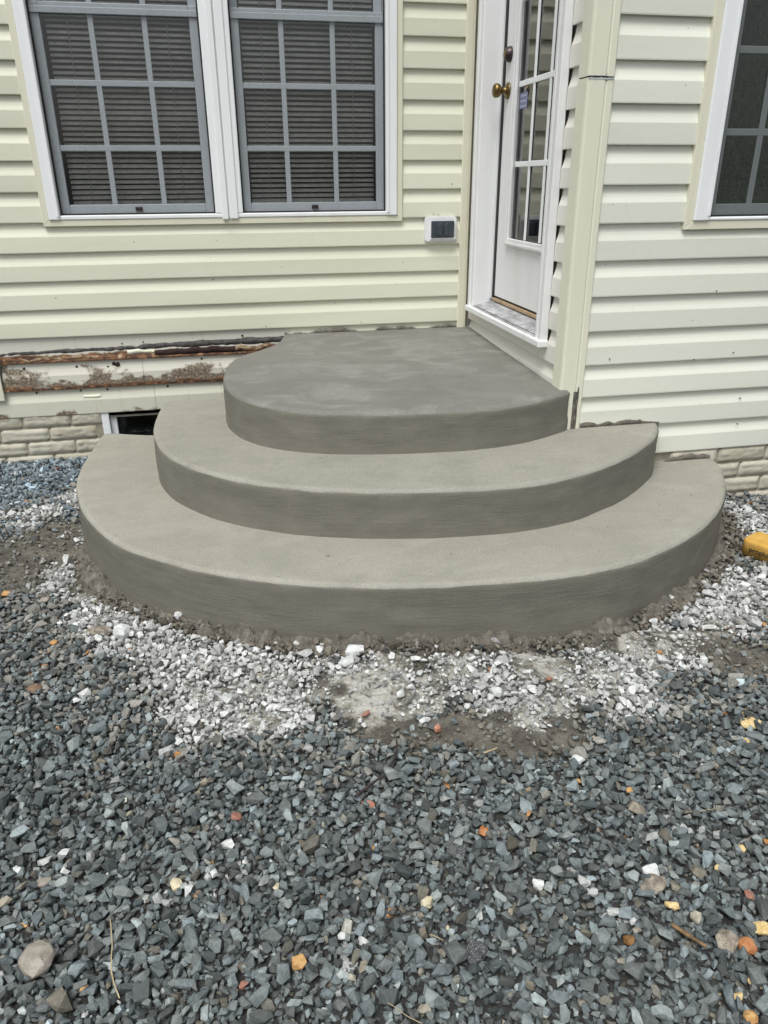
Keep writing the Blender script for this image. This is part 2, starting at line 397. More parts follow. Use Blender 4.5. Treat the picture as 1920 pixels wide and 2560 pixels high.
def blobw(x, y, L):
    x0_, y0_ = x, y
    x = x0_ + (fbm(x0_*7, y0_*7, 201, 4)-.5)*.26; y = y0_ + (fbm(x0_*7, y0_*7, 222, 4)-.5)*.26
    w = np.zeros_like(x)
    for cx, cy, rx, ry in L:
        d = ((x-cx)/(rx*1.15))**2 + ((y-cy)/(ry*1.15))**2
        w = np.maximum(w, np.clip((1.75-d)/1.3, 0, 1))
    return w
WHITE = [(.98,1.66,.14,.07),(.62,1.73,.16,.06),(-.02,1.83,.22,.10),(.20,1.72,.12,.08),(.80,1.63,.15,.08),(-.42,2.14,.12,.08),(-.60,2.5,.05,.16),(1.30,1.78,.10,.06),(1.60,2.02,.12,.10),(-.608,2.722,.067,.213),(-.498,2.233,.076,.102),(-.289,2.07,.132,.115),(-.098,1.9,.194,.123),(.055,1.77,.164,.112),(-.099,1.695,.157,.086),(.104,1.602,.071,.064),(.267,1.824,.102,.119),(.386,1.719,.143,.073),(.545,1.667,.13,.08),(.721,1.575,.138,.083),(.888,1.558,.117,.083),(1.148,1.658,.091,.074),(1.471,1.918,.116,.117),(1.507,1.76,.085,.083),(1.645,1.935,.078,.096),(1.991,2.421,.094,.206),(-.791,3.279,.069,.066),(-.906,3.127,.115,.05)]
DIRT = [(-.815,2.7,.159,.207),(-.761,2.936,.141,.119),(-.529,2.37,.053,.113),(.006,1.69,.042,.069),(.328,1.555,.071,.078),(.229,1.66,.063,.051),(.792,1.693,.078,.074),(.407,1.814,.069,.04),(.718,1.457,.121,.074),(1.108,1.797,.096,.083),(1.31,1.71,.141,.078),(1.363,1.592,.112,.089),(.532,1.448,.118,.058),(-.099,1.765,.043,.046),(-.395,2.314,.104,.082)]
DUST = [(.299,1.682,.118,.105),(.534,1.707,.133,.073),(.442,1.581,.062,.065),(.856,1.699,.124,.075),(.879,1.616,.087,.07),(1.146,1.722,.082,.078)]
def ground_z(x, y):
    x = np.asarray(x, float); y = np.asarray(y, float)
    z = .022 - .022*np.clip((y-2.6)/.9, 0, 1)*np.clip((.6-x)/.6, 0, 1)
    z = z + (fbm(x*2.2, y*2.2, 5, 4)-.5)*.055 + (fbm(x*11, y*11, 9, 3)-.5)*.012
    return z*np.where((np.abs(x) < 6) & (np.abs(y) < 6), 1, .4)

ax = np.unique(np.concatenate([-np.geomspace(2.5, 400, 26)[::-1], np.arange(-2.2, 3.2, .024), np.geomspace(3.4, 400, 26)]))
ay = np.unique(np.concatenate([-np.geomspace(.6, 400, 30)[::-1], np.arange(.0, 4.0, .024), np.geomspace(4.2, 400, 26)]))
gx, gy = np.meshgrid(ax, ay); gz = ground_z(gx, gy)
gv = np.stack([gx.ravel(), gy.ravel(), gz.ravel()], 1)
nx, ny = len(ax), len(ay)
ii = (np.arange(ny-1)[:, None]*nx + np.arange(nx-1)[None, :]).ravel()
gf = np.stack([ii, ii+1, ii+nx+1, ii+nx], 1)
g_dust = np.maximum(blobw(gv[:, 0], gv[:, 1], DUST), .8*blobw(gv[:, 0], gv[:, 1], WHITE))
g_dirt = blobw(gv[:, 0], gv[:, 1], DIRT)
ground = mesh_obj('ground', gv, gf.tolist(), M['ground'], None, True, (0, 0, 0), {'dust': g_dust, 'dirt': g_dirt})
tag(ground, 'grey brown dirt with pale stone dust under the gravel', None, None, 'structure')

# ------------------------------------------------------------------ house
house = empty('house', (0, YA, 0))
tag(house, 'cream vinyl sided house with twin window and white glazed door in an inside corner', 'house')

E_ = 0.127
PROF = [(0.000, 0.003), (-0.001, 0.0180), (0.003, 0.0187), (0.030, 0.0182), (0.067, 0.0172), (0.071, 0.0158), (0.084, 0.0108), (0.098, 0.0066), (0.114, 0.0040), (0.124, 0.0030), (0.132, 0.0020)]
def wall_pt(wall, u, d, z):
    if wall == 'A': return (u, YA-d, z)
    if wall == 'C': return (u, YC-d, z)
    return (XB-d, u, z)
def panel(wall, u0, u1, z0, mat, parent, prof=PROF, name='siding_panel', seed=0):
    n = max(2, int(abs(u1-u0)/.10)+1); us = np.linspace(u0, u1, n)
    ph = random.random()*50
    V, F = [], []
    for i, u in enumerate(us):
        wob = (mnoise.noise((u*1.7+ph, z0*3, .5)))*.0016
        sag = (mnoise.noise((u*.9+ph, z0*2, 4.5)))*.0018
        for (pz, pd) in prof:
            k = max(0, 1-pz/.1)
            V.append(wall_pt(wall, u, pd + wob*k, z0+pz+sag))
    m = len(prof)
    for i in range(n-1):
        for j in range(m-1):
            a = i*m+j; q = (a, a+m, a+m+1, a+1)
            F.append(q if wall != 'B' else q[::-1])
    o = mesh_obj(name, V, F, mat, parent)
    for p in o.data.polygons: p.use_smooth = False
    return o

def wall_sheet(name, wall, u0, u1, z0, z1, holes, parent, label):
    """backing sheet with rectangular openings; 2 cm thick boxes butted round the holes"""
    us = sorted({u0, u1} | {h[0] for h in holes} | {h[1] for h in holes})
    zs = sorted({z0, z1} | {h[2] for h in holes} | {h[3] for h in holes})
    V, F = [], []
    idx = {}
    def vid(u, z):
        if (u, z) not in idx: idx[(u, z)] = len(V); V.append(wall_pt(wall, u, 0.0, z))
        return idx[(u, z)]
    for a, b in zip(us[:-1], us[1:]):
        for c, d in zip(zs[:-1], zs[1:]):
            if any(h[0] <= a and b <= h[1] and h[2] <= c and d <= h[3] for h in holes): continue
            F.append((vid(a, c), vid(b, c), vid(b, d), vid(a, d)))
    o = mesh_obj(name, V, F, M['sheath'], parent)
    if label: o['label'] = label
    return o
WIN_A = (-.735, .825, 1.13, 2.72); WIN_C = (1.70, 2.62, 1.15, 2.72)
BSM = (-.64, .02, -.2, .205)
wallA = wall_sheet('siding_wall', 'A', XL, XB, -.25, ZT, [WIN_A, BSM], house, 'cream lap siding wall around the twin window, rotten near its foot')
wallB = wall_sheet('siding_wall', 'B', YC, YA, -.25, ZT, [(2.905, 3.73, .70, 2.76)], house, 'short siding wall around the white door')
wallC = wall_sheet('siding_wall', 'C', XB, XR, -.25, ZT, [WIN_C], house, 'pale lap siding wall to the right of the door')
zA = lambda k: .238+E_*k
for k in range(0, 22):
    z = zA(k)
    if k <= 2:
        # damaged lower courses: separate stained sheets
        if k == 2:
            pr = [(0.006, .004), (0.004, .0145), (0.010, .0150), (.030, .0060), (.060, .0055), (.100, .0050), (.132, .0020)]
            panel('A', -1.088, .30, z, M['rot2'], wallA, pr)
            panel('A', .30, 1.17, z, M['sidingA'], wallA)
        elif k == 1:
            panel('A', -1.088, -.437, z, M['rot1'], wallA); panel('A', -.4355, 1.17, z, M['rot1'], wallA)
        else:
            panel('A', -1.15, -.397, z, M['rot0'], wallA); panel('A', -.3955, 1.17, z, M['rot0'], wallA)
        panel('A', XL, -1.12 if k else -1.152, z, M['sidingA'], wallA)
    elif z+.05 < WIN_A[2]-.03 or z > WIN_A[3]:
        panel('A', XL, 1.17, z, M['sidingA'], wallA)
    else:
        panel('A', XL, -.768, z, M['sidingA'], wallA); panel('A', .852, 1.17, z, M['sidingA'], wallA)
for k in range(2, 22):
    z = .248+E_*k
    if z+.127 < .69 or z > 2.80: panel('B', 2.70, 3.876, z, M['sidingB'], wallB)
    elif z < .69:      # course notched under the door sill
        panel('B', 2.70, 2.833, z, M['sidingB'], wallB); panel('B', 3.795, 3.876, z, M['sidingB'], wallB)
        panel('B', 2.8335, 3.7945, z, M['sidingB'], wallB, PROF[:5])
    else:
        panel('B', 2.70, 2.833, z, M['sidingB'], wallB); panel('B', 3.795, 3.876, z, M['sidingB'], wallB)
for k in range(0, 22):
    z = .259+E_*k
    if z+.05 < WIN_C[2]-.03 or z > WIN_C[3]: panel('C', 1.30, XR, z, M['sidingC'], wallC)
    else:
        panel('C', 1.30, 1.668, z, M['sidingC'], wallC); panel('C', 2.652, XR, z, M['sidingC'], wallC)

# rot details on the rear wall: torn felt, cavity, screw holes, blister
def ragged(name, u0, u1, zlo, zhi, amp_lo, amp_hi, d, mat, parent, seed, step=.008, thick=.004, wall='A'):
    us = np.arange(u0, u1+step/2, step); n = len(us)
    lo = zlo(us) if callable(zlo) else np.full(n, zlo); hi = zhi(us) if callable(zhi) else np.full(n, zhi)
    lo = lo + (fbm(us*22, us*0+seed, seed, 4)-.5)*2*amp_lo; hi = hi + (fbm(us*22, us*0+seed+3, seed+9, 4)-.5)*2*amp_hi
    hi = np.maximum(hi, lo+.0005)
    V, F = [], []
    for i, u in enumerate(us):
        jt = (mnoise.noise((u*30, seed, 0)))*.0015
        V += [wall_pt(wall, u, d-thick, lo[i]), wall_pt(wall, u, d+jt, lo[i]), wall_pt(wall, u, d+thick*.4+jt*2, .5*(lo[i]+hi[i])), wall_pt(wall, u, d+jt, hi[i]), wall_pt(wall, u, d-thick, hi[i])]
    for i in range(n-1):
        for j in range(4):
            a = i*5+j; q = (a, a+5, a+6, a+1); F.append(q if wall != 'B' else q[::-1])
    return mesh_obj(name, V, F, mat, parent, True)
o = ragged('torn_felt_strip', -1.085, .275, lambda u: .537+.006*(u+1.08), lambda u: +.548+.030*(u+1.08)/1.35, .007, .008, .0060, M['felt'], wallA, 4)
o['label'] = 'torn dark grey felt strip along the rotten siding'
o = ragged('rot_cavity', -.37, .055, .507, lambda u: .542-.010*np.abs((u+.15)/.2)**3, .004, .010, .0125, M['cavity'], wallA, 7)
o['label'] = 'dark red rotted gap above the rusted lip'
ragged('paint_flake', -.50, -.37, .518, .538, .006, .010, .0085, M['trim'], wallA, 12)
ragged('splintered_edge', -1.06, -.55, .500, .520, .008, .016, .0125, M['splintwood'], wallA, 15, .005)
ragged('splintered_edge', .02, .255, .508, .536, .008, .016, .0125, M['splintwood'], wallA, 16, .005)
ragged('paint_flake', -.735, -.655, .312, .328, .002, .003, .0135, M['trim'], wallA, 22)
hole_me = None
for (u, z, r) in [(-.985,.472,.006),(-.745,.470,.006),(-.60,.462,.006),(-.555,.470,.013),(-.57,.475,.009),(-.15,.480,.005),(-.745,.352,.005),(-.62,.350,.005),(-.33,.350,.006),(-.95,.352,.005),(-.52,.572,.0035),(-.42,.575,.0035),(.06,.585,.006),(-.05,.520,.005)]:
    bm = bmesh.new(); lathe(bm, wall_pt('A', u, .004, z), (0, -1, 0), [(0, r), (.0035, r*.95), (.0040, r*.5)], 10)
    for v in bm.verts:
        if r > .008: v.co.x += mnoise.noise(v.co*160)*.006; v.co.z += mnoise.noise(v.co*150+Vector((3, 0, 0)))*.006
    from_bm('screw_hole', bm, M['cavity'] if r > .005 else M['black'], wallA)
# a few dents and nail heads on the pale right wall and rear wall
for (w, u, z) in [('C', 1.83, .90), ('C', 2.03, .36), ('C', 1.42, .66), ('C', 1.95, .66), ('A', 1.03, 1.14), ('A', 1.055, 1.137), ('A', .18, .63), ('A', .66, .63), ('C', 1.78, .64), ('C', 2.02, .47)]:
    bm = bmesh.new(); lathe(bm, wall_pt(w, u, .014, z), (0, -1, 0), [(0, .0022), (.0100, .0020), (.0105, .001)], 6); from_bm('nail_head', bm, M['darkbrass'], wallA if w == 'A' else wallC)

# corner posts and trims
def corner_post(name, pts, z0, z1, mat, parent):
    """vertical extrusion of an open plan outline"""
    n = len(pts); zs = np.linspace(z0, z1, 14); V, F = [], []
    for z in zs:
        for p in pts: V.append((p[0]+mnoise.noise((z*2.2, p[0]*3, 1))*.0022, p[1]+mnoise.noise((z*2.2, p[1]*3, 7))*.0022, z))
    for i in range(len(zs)-1):
        for j in range(n-1):
            a = i*n+j; F.append((a, a+1, a+1+n, a+n))
    return mesh_obj(name, V, F, mat, parent)
pf, py_ = 1.226, 2.668
post_out = [(1.250, 2.750), (pf+.004, 2.750), (pf, 2.746), (pf, py_+.010), (pf+.002, py_+.002), (pf+.010, py_), (1.288, py_), (1.291, py_+.0025), (1.294, py_+.003), (1.298, py_+.001), (1.318, py_+.001), (1.322, py_+.005), (1.322, 2.70)]
p1 = corner_post('corner_post', post_out, .30, 1.600, M['post'], house)
p1['label'] = 'lower length of the cracked outside corner post'
p2 = corner_post('corner_post', post_out, 1.6045, ZT, M['post'], house)
# ragged torn end at the crack
us = np.linspace(pf+.002, 1.32, 40)
V, F = [], []
for i, u in enumerate(us):
    j1 = mnoise.noise((u*90, 2, 0))*.004; j2 = mnoise.noise((u*120, 9, 0))*.003
    V += [(u, py_-.0008, 1.5995+j1-.004), (u, py_-.0022, 1.600+j1), (u, py_+.004, 1.601+j1)]
for i in range(39):
    for j in range(2): a = i*3+j; F.append((a, a+3, a+4, a+1))
mesh_obj('torn_edge', V, F, M['white'], p1)
ragged('crack_gap', pf+.003, 1.319, 1.6000, 1.6055, .0035, .004, YC-py_+.0012, M['black'], p1, 44, .003, .002, 'C')
box('crack_recess', (pf+.006, py_+.003, 1.590), (1.318, py_+.02, 1.615), M['black'], p1)
corner_post('inside_corner_trim', [(1.168, YA-.004), (1.168, YA-.021), (1.171, YA-.024), (1.198, YA-.024), (1.212, YA-.020), (1.214, YA-.004)], .56, ZT, M['trim'], house)
box('trim_offcut', (-1.30, YA-.034, .325), (-1.092, YA-.018, .548), M['trim'], house, .004)

# roof deck that closes the shell
boxes('roof_deck', [((XL-.05, YA-.06, ZT), (XR+.05, 8.0, ZT+.12)), ((XB-.06, YC-.06, ZT+.001), (XR+.049, YA-.061, ZT+.119))], M['roof'], house)
boxes('end_wall', [((XL-.06, YA+.0, -.3), (XL, 8, ZT-.002)), ((XR, YC, -.3), (XR+.06, 8, ZT-.002)), ((XL, 7.94, -.3), (XR, 8, ZT-.002))], M['sheath'], house)

# foundation bricks
def brick_wall(wall, u0, u1, zlist, parent, skip=None, off0=0):
    L, H = .2195, .062
    protos = []
    for q in range(6):
        nu, nz = 17, 9; V, F = [], []
        for b in range(nz):
            for a in range(nu):
                fu, fz = a/(nu-1), b/(nz-1)
                e = min(fu*16, (1-fu)*16, fz*7, (1-fz)*7, 1)
                w = (mnoise.noise((fu*2.5+q*7, fz*5.5, q*3.1)))
                ridge = abs(mnoise.noise((fu*3.5+q*5, fz*8+2+.8*math.sin(fu*9+q), 3)))
                d = e*(.007+.003*w+.009*ridge)
                V.append((fu*L-L/2, -d, fz*H))
        for b in range(nz-1):
            for a in range(nu-1):
                i = b*nu+a; F.append((i, i+1, i+nu+1, i+nu))
        me = bpy.data.meshes.new('brick'); me.from_pydata(V, [], F); me.materials.append(M['brick'])
        me.polygons.foreach_set('use_smooth', [True]*len(me.polygons)); protos.append(me)
    for r, z in enumerate(zlist):
        off = off0 + (r % 2)*.1135
        n0 = math.floor((u0-off)/.227); n1 = math.ceil((u1-off)/.227)
        for n in range(n0, n1+1):
            uc = off + n*.227
            ua, ub = max(uc-L/2, u0), min(uc+L/2, u1)
            if ub-ua < .03: continue
            if skip and skip(uc-L/2, uc+L/2, z): continue
            o = link('brick', random.choice(protos), None, parent, wall_pt(wall, (ua+ub)/2, .006, z)); o.scale.x = (ub-ua)/L
fA = box('foundation_wall', (XL, YA-.006, -.25), (-.668, YA-.0005, .245), M['mortarjoint'], house)
fA['label'] = 'painted rock face brick foundation under the rotten siding'
brick_wall('A', -1.9, -.668, [.179, .109, .039, -.031, -.10], fA, None, -1.041+.1135)
fC = box('foundation_wall', (1.24, YC-.006, -.25), (XR, YC-.0005, .268), M['mortarjoint'], house)
fC['label'] = 'painted rock face brick foundation right of the steps'
brick_wall('C', 1.75, 3.2, [.192, .121, .050, -.021, -.09], fC, None, 1.971+.1135)

# basement window
bw = boxes('basement_window', [((-.668, YA-.012, -.2), (-.632, YA+.05, .243)), ((-.632, YA+.0, .212), (.03, YA+.05, .243)), ((.0, YA-.012, -.2), (.03, YA+.05, .212))], M['white'], house, .003)
bw['label'] = 'dark basement window opening half hidden behind the steps'
box('track', (-.631, YA+.012, -.2), (-.600, YA+.045, .211), M['white'], bw, .002)
boxes('dark_recess', [((-.63, YA+.50, -.3), (.03, YA+.52, .30)), ((-.66, YA+.05, -.3), (-.632, YA+.52, .30)), ((.03, YA+.05, -.3), (.06, YA+.52, .30)), ((-.66, YA+.05, .245), (.06, YA+.52, .27))], M['black'], bw)
quad('pane', [(-.60, YA+.06, -.2), (0, YA+.06, -.2), (0, YA+.06, .212), (-.60, YA+.06, .212)], M['glass'], bw)

# ------------------------------------------------------------------ windows
def make_slat_mesh(w):
    n = 5; V, F = [], []
    for a in (-w/2, w/2):
        for i in range(n):
            t = i/(n-1)-.5; V.append((a, t*.0245*math.cos(R(37)), t*.0245*math.sin(R(37)) + .0022*(1-(2*t)**2)))
    for i in range(n-1): F.append((i, i+n, i+n+1, i+1))
    me = bpy.data.meshes.new('slat'); me.from_pydata(V, [], F); me.materials.append(M['slat'])
    me.polygons.foreach_set('use_smooth', [True]*len(me.polygons)); return me
def sash_window(win, y0, openings, zb, zm, zt, vm, hm, blinds, screen):
    """openings: x ranges of the sashes; vm/hm muntin positions per opening"""
    for (x0, x1), vms in zip(openings, vm):
        for (a, b, yy, nm) in ((zb, zm+.022, y0+.010, 'lower'), (zm-.022, zt, y0+.042, 'upper')):
            s = .038; h = .040
            boxes('sash_frame', [((x0, yy, a), (x0+s, yy+.028, b)), ((x1-s, yy, a), (x1, yy+.028, b)), ((x0+s, yy, a), (x1-s, yy+.028, a+h)), ((x0+s, yy, b-h), (x1-s, yy+.028, b))], M['sash'], win, .003)
            quad('pane', [(x0+s, yy+.010, a+h), (x1-s, yy+.010, a+h), (x1-s, yy+.010, b-h), (x0+s, yy+.010, b-h)], M['glass'], win)
            for v in vms: box('muntin', (v-.0115, yy+.003, a+h), (v+.0115, yy+.008, b-h), M['sash'], win, .002)
            for q in hm[nm]: box('muntin', (x0+s, yy+.0025, q-.0115), (x1-s, yy+.0085, q+.0115), M['sash'], win, .002)
        # meeting rail ledge and screen frame
        box('meeting_rail', (x0, y0+.002, zm-.020), (x1, y0+.012, zm+.004), M['sash'], win, .002)
        box('tilt_latch', ((x0+x1)/2-.015, y0+.002, zb+.012), ((x0+x1)/2+.015, y0+.009, zb+.028), M['darkbrass'], win, .001)
        quad('insect_screen', [(x0+.003, y0-.001, zb+.003), (x1-.003, y0-.001, zb+.003), (x1-.003, y0-.001, zt-.003), (x0+.003, y0-.001, zt-.003)], screen, win)
        e = .0035
        boxes('screen_spline', [((x0-e, y0-.004, zb-e), (x0+e, y0+.002, zt)), ((x1-e, y0-.004, zb-e), (x1+e, y0+.002, zt)), ((x0+e, y0-.004, zb-e), (x1-e, y0+.002, zb+e))], M['black'], win)
        if blinds:
            me = make_slat_mesh(x1-x0-.085); z = zb+.048; i = 0
            box('bottom_rail', (x0+.045, y0+.075, zb+.022), (x1-.045, y0+.092, zb+.036), M['slat'], win, .003)
            while z < zt-.06:
                o = link('slat', me, None, win, ((x0+x1)/2+.004, y0+.082, z + mnoise.noise((z*9, x0, 0))*.002))
                o.rotation_euler = (R(mnoise.noise((z*14, x0*5, 2))*9), R(mnoise.noise((z*6, x0, 5))*.35), 0); z += .0217
            for cx in (x0+.135, x1-.135): box('ladder_cord', (cx-.0012, y0+.0685, zb+.03), (cx+.0012, y0+.0700, zt-.05), M['cord'], win)
def frame_boxes(x0, x1, z0, z1, w, ya, yb): return [((x0, ya, z0), (x0+w, yb, z1)), ((x1-w, ya, z0), (x1, yb, z1)), ((x0+w, ya, z0), (x1-w, yb, z0+w*.62)), ((x0+w, ya, z1-w), (x1-w, yb, z1))]
fb = [((-.753, YA-.034, 1.137), (-.7035, YA+.075, 2.72)), ((.7925, YA-.034, 1.137), (.845, YA+.075, 2.72)), ((-.7035, YA-.030, 1.137), (.7925, YA+.075, 1.1555)), ((-.7035, YA-.034, 2.67), (.7925, YA+.075, 2.72)), ((-.0175, YA-.030, 1.156), (.1085, YA+.075, 2.669))]
winA = boxes('twin_window', fb, M['white'], house, .004)
winA['label'] = 'twin white window with mini blinds behind grey insect screens'
box('mullion_cover', (.012, YA-.040, 1.130), (.040, YA-.0305, 2.70), M['white'], winA, .003)
box('mullion_cover', (.046, YA-.036, 1.132), (.085, YA-.0305, 2.70), M['white'], winA, .003)
box('frame_bead', (-.7175, YA-.038, 1.150), (-.7065, YA-.0345, 2.69), M['white'], winA, .001)
box('frame_bead', (.795, YA-.038, 1.150), (.806, YA-.0345, 2.69), M['white'], winA, .001)
sash_window(winA, YA-.004, [(-.700, -.021), (.112, .789)], 1.159, 1.955, 2.665, [(-.463, -.245), (.331, .558)], {'lower': (1.430, 1.683), 'upper': (2.20, 2.43)}, True, M['screen'])
def jchannel(x0, x1, z0, z1, y, w, parent):
    V = [(x0-w, y, z0-w), (x1+w, y, z0-w), (x1+w, y, z1+w), (x0-w, y, z1+w), (x0, y, z0), (x1, y, z0), (x1, y, z1), (x0, y, z1)]
    k = .004
    for (a, b, c, d) in ((0, 1, 5, 4), (1, 2, 6, 5), (3, 0, 4, 7)):
        P = [Vector(V[i]) for i in (a, b, c, d)]
        bm = bmesh.new(); f = [bm.verts.new(p) for p in P]; g = [bm.verts.new(p+Vector((0, .022, 0))) for p in P]
        bm.faces.new(f); bm.faces.new(g[::-1])
        for i in range(4): bm.faces.new((f[i], g[i], g[(i+1) % 4], f[(i+1) % 4]))
        bmesh.ops.bevel(bm, geom=list(bm.edges), offset=.002, segments=1, affect='EDGES')
        from_bm('window_trim', bm, M['trim'], parent)
jchannel(-.7535, .8455, 1.1365, 2.72, YA-.026, .027, winA)
boxes('dark_room', [((-1.0, YA+.12, .9), (1.1, YA+.13, 1.1)), ((-1.0, YA+2.0, .9), (1.1, YA+2.01, 2.95)), ((-1.01, YA+.08, .9), (-1.0, YA+2.0, 2.95)), ((1.1, YA+.08, .9), (1.11, YA+2.0, 2.95)), ((-1.0, YA+.08, .89), (1.1, YA+2.0, .9)), ((-1.0, YA+.08, 2.95), (1.1, YA+2.0, 2.96))], M['room'], winA)

fbC = [((1.684, YC-.034, 1.152), (1.746, YC+.075, 2.74)), ((2.57, YC-.034, 1.152), (2.636, YC+.075, 2.74)), ((1.746, YC-.030, 1.152), (2.57, YC+.075, 1.164)), ((1.746, YC-.034, 2.67), (2.57, YC+.075, 2.74))]
winC = boxes('window', fbC, M['white'], house, .004)
winC['label'] = 'single white window with dark screen at the right edge'
boxes('frame_bead', [((1.735, YC-.038, 1.168), (1.744, YC-.0345, 2.7))], M['white'], winC, .001)
sash_window(winC, YC-.004, [(1.749, 2.567)], 1.167, 1.960, 2.665, [(1.925, 2.158, 2.39)], {'lower': (1.443, 1.696), 'upper': (2.20, 2.43)}, False, M['screenC'])
jchannel(1.684, 2.636, 1.1515, 2.74, YC-.026, .030, winC)
boxes('dark_room', [((1.55, YC+.23, .95), (2.75, YC+.24, 2.95)), ((1.54, YC+.08, .95), (1.55, YC+.24, 2.95)), ((2.75, YC+.08, .95), (2.76, YC+.24, 2.95)), ((1.55, YC+.08, .94), (2.75, YC+.24, .95)), ((1.55, YC+.08, 2.95), (2.75, YC+.24, 2.96))], M['room'], winC)

# ------------------------------------------------------------------ door
yN, yF, XS = 2.905, 3.73, 1.300
dfm = boxes('door_frame', [((1.2085, yF, .715), (XS+.06, yF+.03, 2.74)), ((1.2085, yN-.03, .715), (XS+.06, yN, 2.74)), ((1.2085, yN-.03, 2.7405), (XS+.06, yF+.03, 2.77))], M['doorwhite'], house, .002)
dfm['label'] = 'white door casing and jambs around the glazed door'
def casing(y0, y1, sgn):
    # stepped brickmould in three strips, outer edge proud
    L = abs(y1-y0); a = y0
    st = [(0, .40, .026), (.41, .70, .019), (.71, 1.0, .023)]
    bm = bmesh.new()
    for p, q, d in st:
        u0, u1 = a+(y1-a)*p, a+(y1-a)*q
        add_box(bm, (1.2085+.022-.0-d-.004, min(u0, u1), .700), (1.2325, max(u0, u1), 2.80), .003)
    from_bm('brickmould', bm, M['doorwhite'], dfm)
casing(3.806, 3.735, 1); casing(2.836, 2.903, -1)
box('door_stop', (XS-.012, yF-.018, .75), (XS+.03, yF-.0005, 2.74), M['doorwhite'], dfm, .002)
box('weatherstrip', (XS-.004, yF-.046, .752), (XS+.025, yF-.0185, 2.74), M['black'], dfm)
# threshold: sloped sill
V = [(1.192, 2.792, .690), (1.192, 3.806, .690), (1.192, 2.792, .708), (1.192, 3.806, .708), (1.205, 2.792, .713), (1.205, 3.806, .713)]
sl = boxes('sill', [((1.188, 2.826, .682), (1.232, 3.812, .7085))], M['doorwhite'], dfm, .004)
t = NT('dusty_aluminium'); nz = t.noise(t.map(t.pos, (9, 3, 1)), 3, 5, .65)
t.set(Base_Color=t.ramp(nz, [(.35, (0.20, 0.205, 0.21)), (.55, (0.42, 0.43, 0.44)), (.7, (0.62, 0.63, 0.63))]), Roughness=.6); M['alu'] = t.m
bm = bmesh.new()
vv = [bm.verts.new(p) for p in ((1.206, yN, .7135), (1.206, yF, .7135), (XS+.02, yF, .742), (XS+.02, yN, .742), (1.206, yN, .70), (1.206, yF, .70), (XS+.02, yF, .70), (XS+.02, yN, .70))]
for f in ((0, 3, 2, 1), (4, 5, 6, 7), (0, 1, 5, 4), (1, 2, 6, 5), (2, 3, 7, 6), (3, 0, 4, 7)): bm.faces.new([vv[i] for i in f])
from_bm('threshold', bm, M['alu'], sl)
box('sill_groove', (1.212, yN+.01, .7125), (1.216, yF-.01, .7162), M['black'], sl)
box('threshold_strip', (XS-.006, yN+.001, .743), (XS+.018, yF-.03, .757), M['wood'], sl, .001)
box('door_sweep', (XS+.004, yN+.001, .7572), (XS+.03, yF-.035, .768), M['black'], sl)
# slab with a glazed opening
gy0, gy1, gz0, gz1 = 3.00, 3.53, 1.030, 2.60
s0, s1, sz0, sz1 = yN+.003, yF-.047, .768, 2.735
door = boxes('door', [((XS, s0, sz0), (XS+.044, gy0, sz1)), ((XS, gy1, sz0), (XS+.044, s1, sz1)), ((XS+.0002, gy0, sz0), (XS+.0438, gy1, gz0)), ((XS+.0002, gy0, gz1), (XS+.0438, gy1, sz1))], M['doorwhite'], house)
door['label'] = 'white half glazed entry door with brass knob and divided glass'
boxes('lite_frame', [((XS-.014, gy0-.02, gz0-.02), (XS+.0, gy0+.016, gz1+.02)), ((XS-.014, gy1-.016, gz0-.02), (XS+.0, gy1+.02, gz1+.02)), ((XS-.014, gy0+.016, gz0-.02), (XS+.0, gy1-.016, gz0+.016)), ((XS-.014, gy0+.016, gz1-.016), (XS+.0, gy1-.016, gz1+.02))], M['doorwhite'], door, .004)
boxes('lite_bead', [((XS-.019, gy1-.001, gz0-.012), (XS-.0145, gy1+.010, gz1+.012)), ((XS-.019, gy0-.02, gz0-.012), (XS-.0145, gy1-.001, gz0-.001))], M['doorwhite'], door, .0015)
quad('pane', [(XS+.012, gy1, gz0), (XS+.012, gy0, gz0), (XS+.012, gy0, gz1), (XS+.012, gy1, gz1)], M['glass'], door)
for v in (3.345, 3.174): box('muntin', (XS+.004, v-.010, gz0+.016), (XS+.010, v+.010, gz1-.016), M['white'], door, .002)
for k in range(4): box('muntin', (XS+.003, gy0+.016, 1.354+.311*k-.011), (XS+.011, gy1-.016, 1.354+.311*k+.011), M['white'], door, .002)
quad('sticker', [(XS+.0105, 3.515, 1.57), (XS+.0105, 3.425, 1.57), (XS+.0105, 3.425, 1.632), (XS+.0105, 3.515, 1.632)], M['sticker'], door)
for k in range(3): quad('sticker_band', [(XS+.0100, 3.508, 1.577+.020*k), (XS+.0100, 3.436, 1.577+.020*k), (XS+.0100, 3.436, 1.583+.020*k), (XS+.0100, 3.508, 1.583+.020*k)], M['stickerpale'], door)
bm = bmesh.new(); lathe(bm, (XS, 3.640, 1.653), (-1, 0, 0), [(0, .033), (.006, .033), (.010, .028), (.013, .015), (.030, .0125), (.034, .016), (.040, .024), (.050, .0285), (.060, .0285), (.067, .024), (.070, .016), (.0705, .008)], 28)
from_bm('knob', bm, M['brass'], door, True)
bm = bmesh.new(); lathe(bm, (XS, 3.635, 1.792), (-1, 0, 0), [(0, .031), (.008, .031), (.022, .024), (.025, .022)], 28)
db = from_bm('deadbolt', bm, M['darkbrass'], door)
bm = bmesh.new(); lathe(bm, (XS-.0252, 3.635, 1.792), (-1, 0, 0), [(0, .014), (.003, .0135), (.0035, .006)], 20); from_bm('key_cylinder', bm, M['brass'], db)
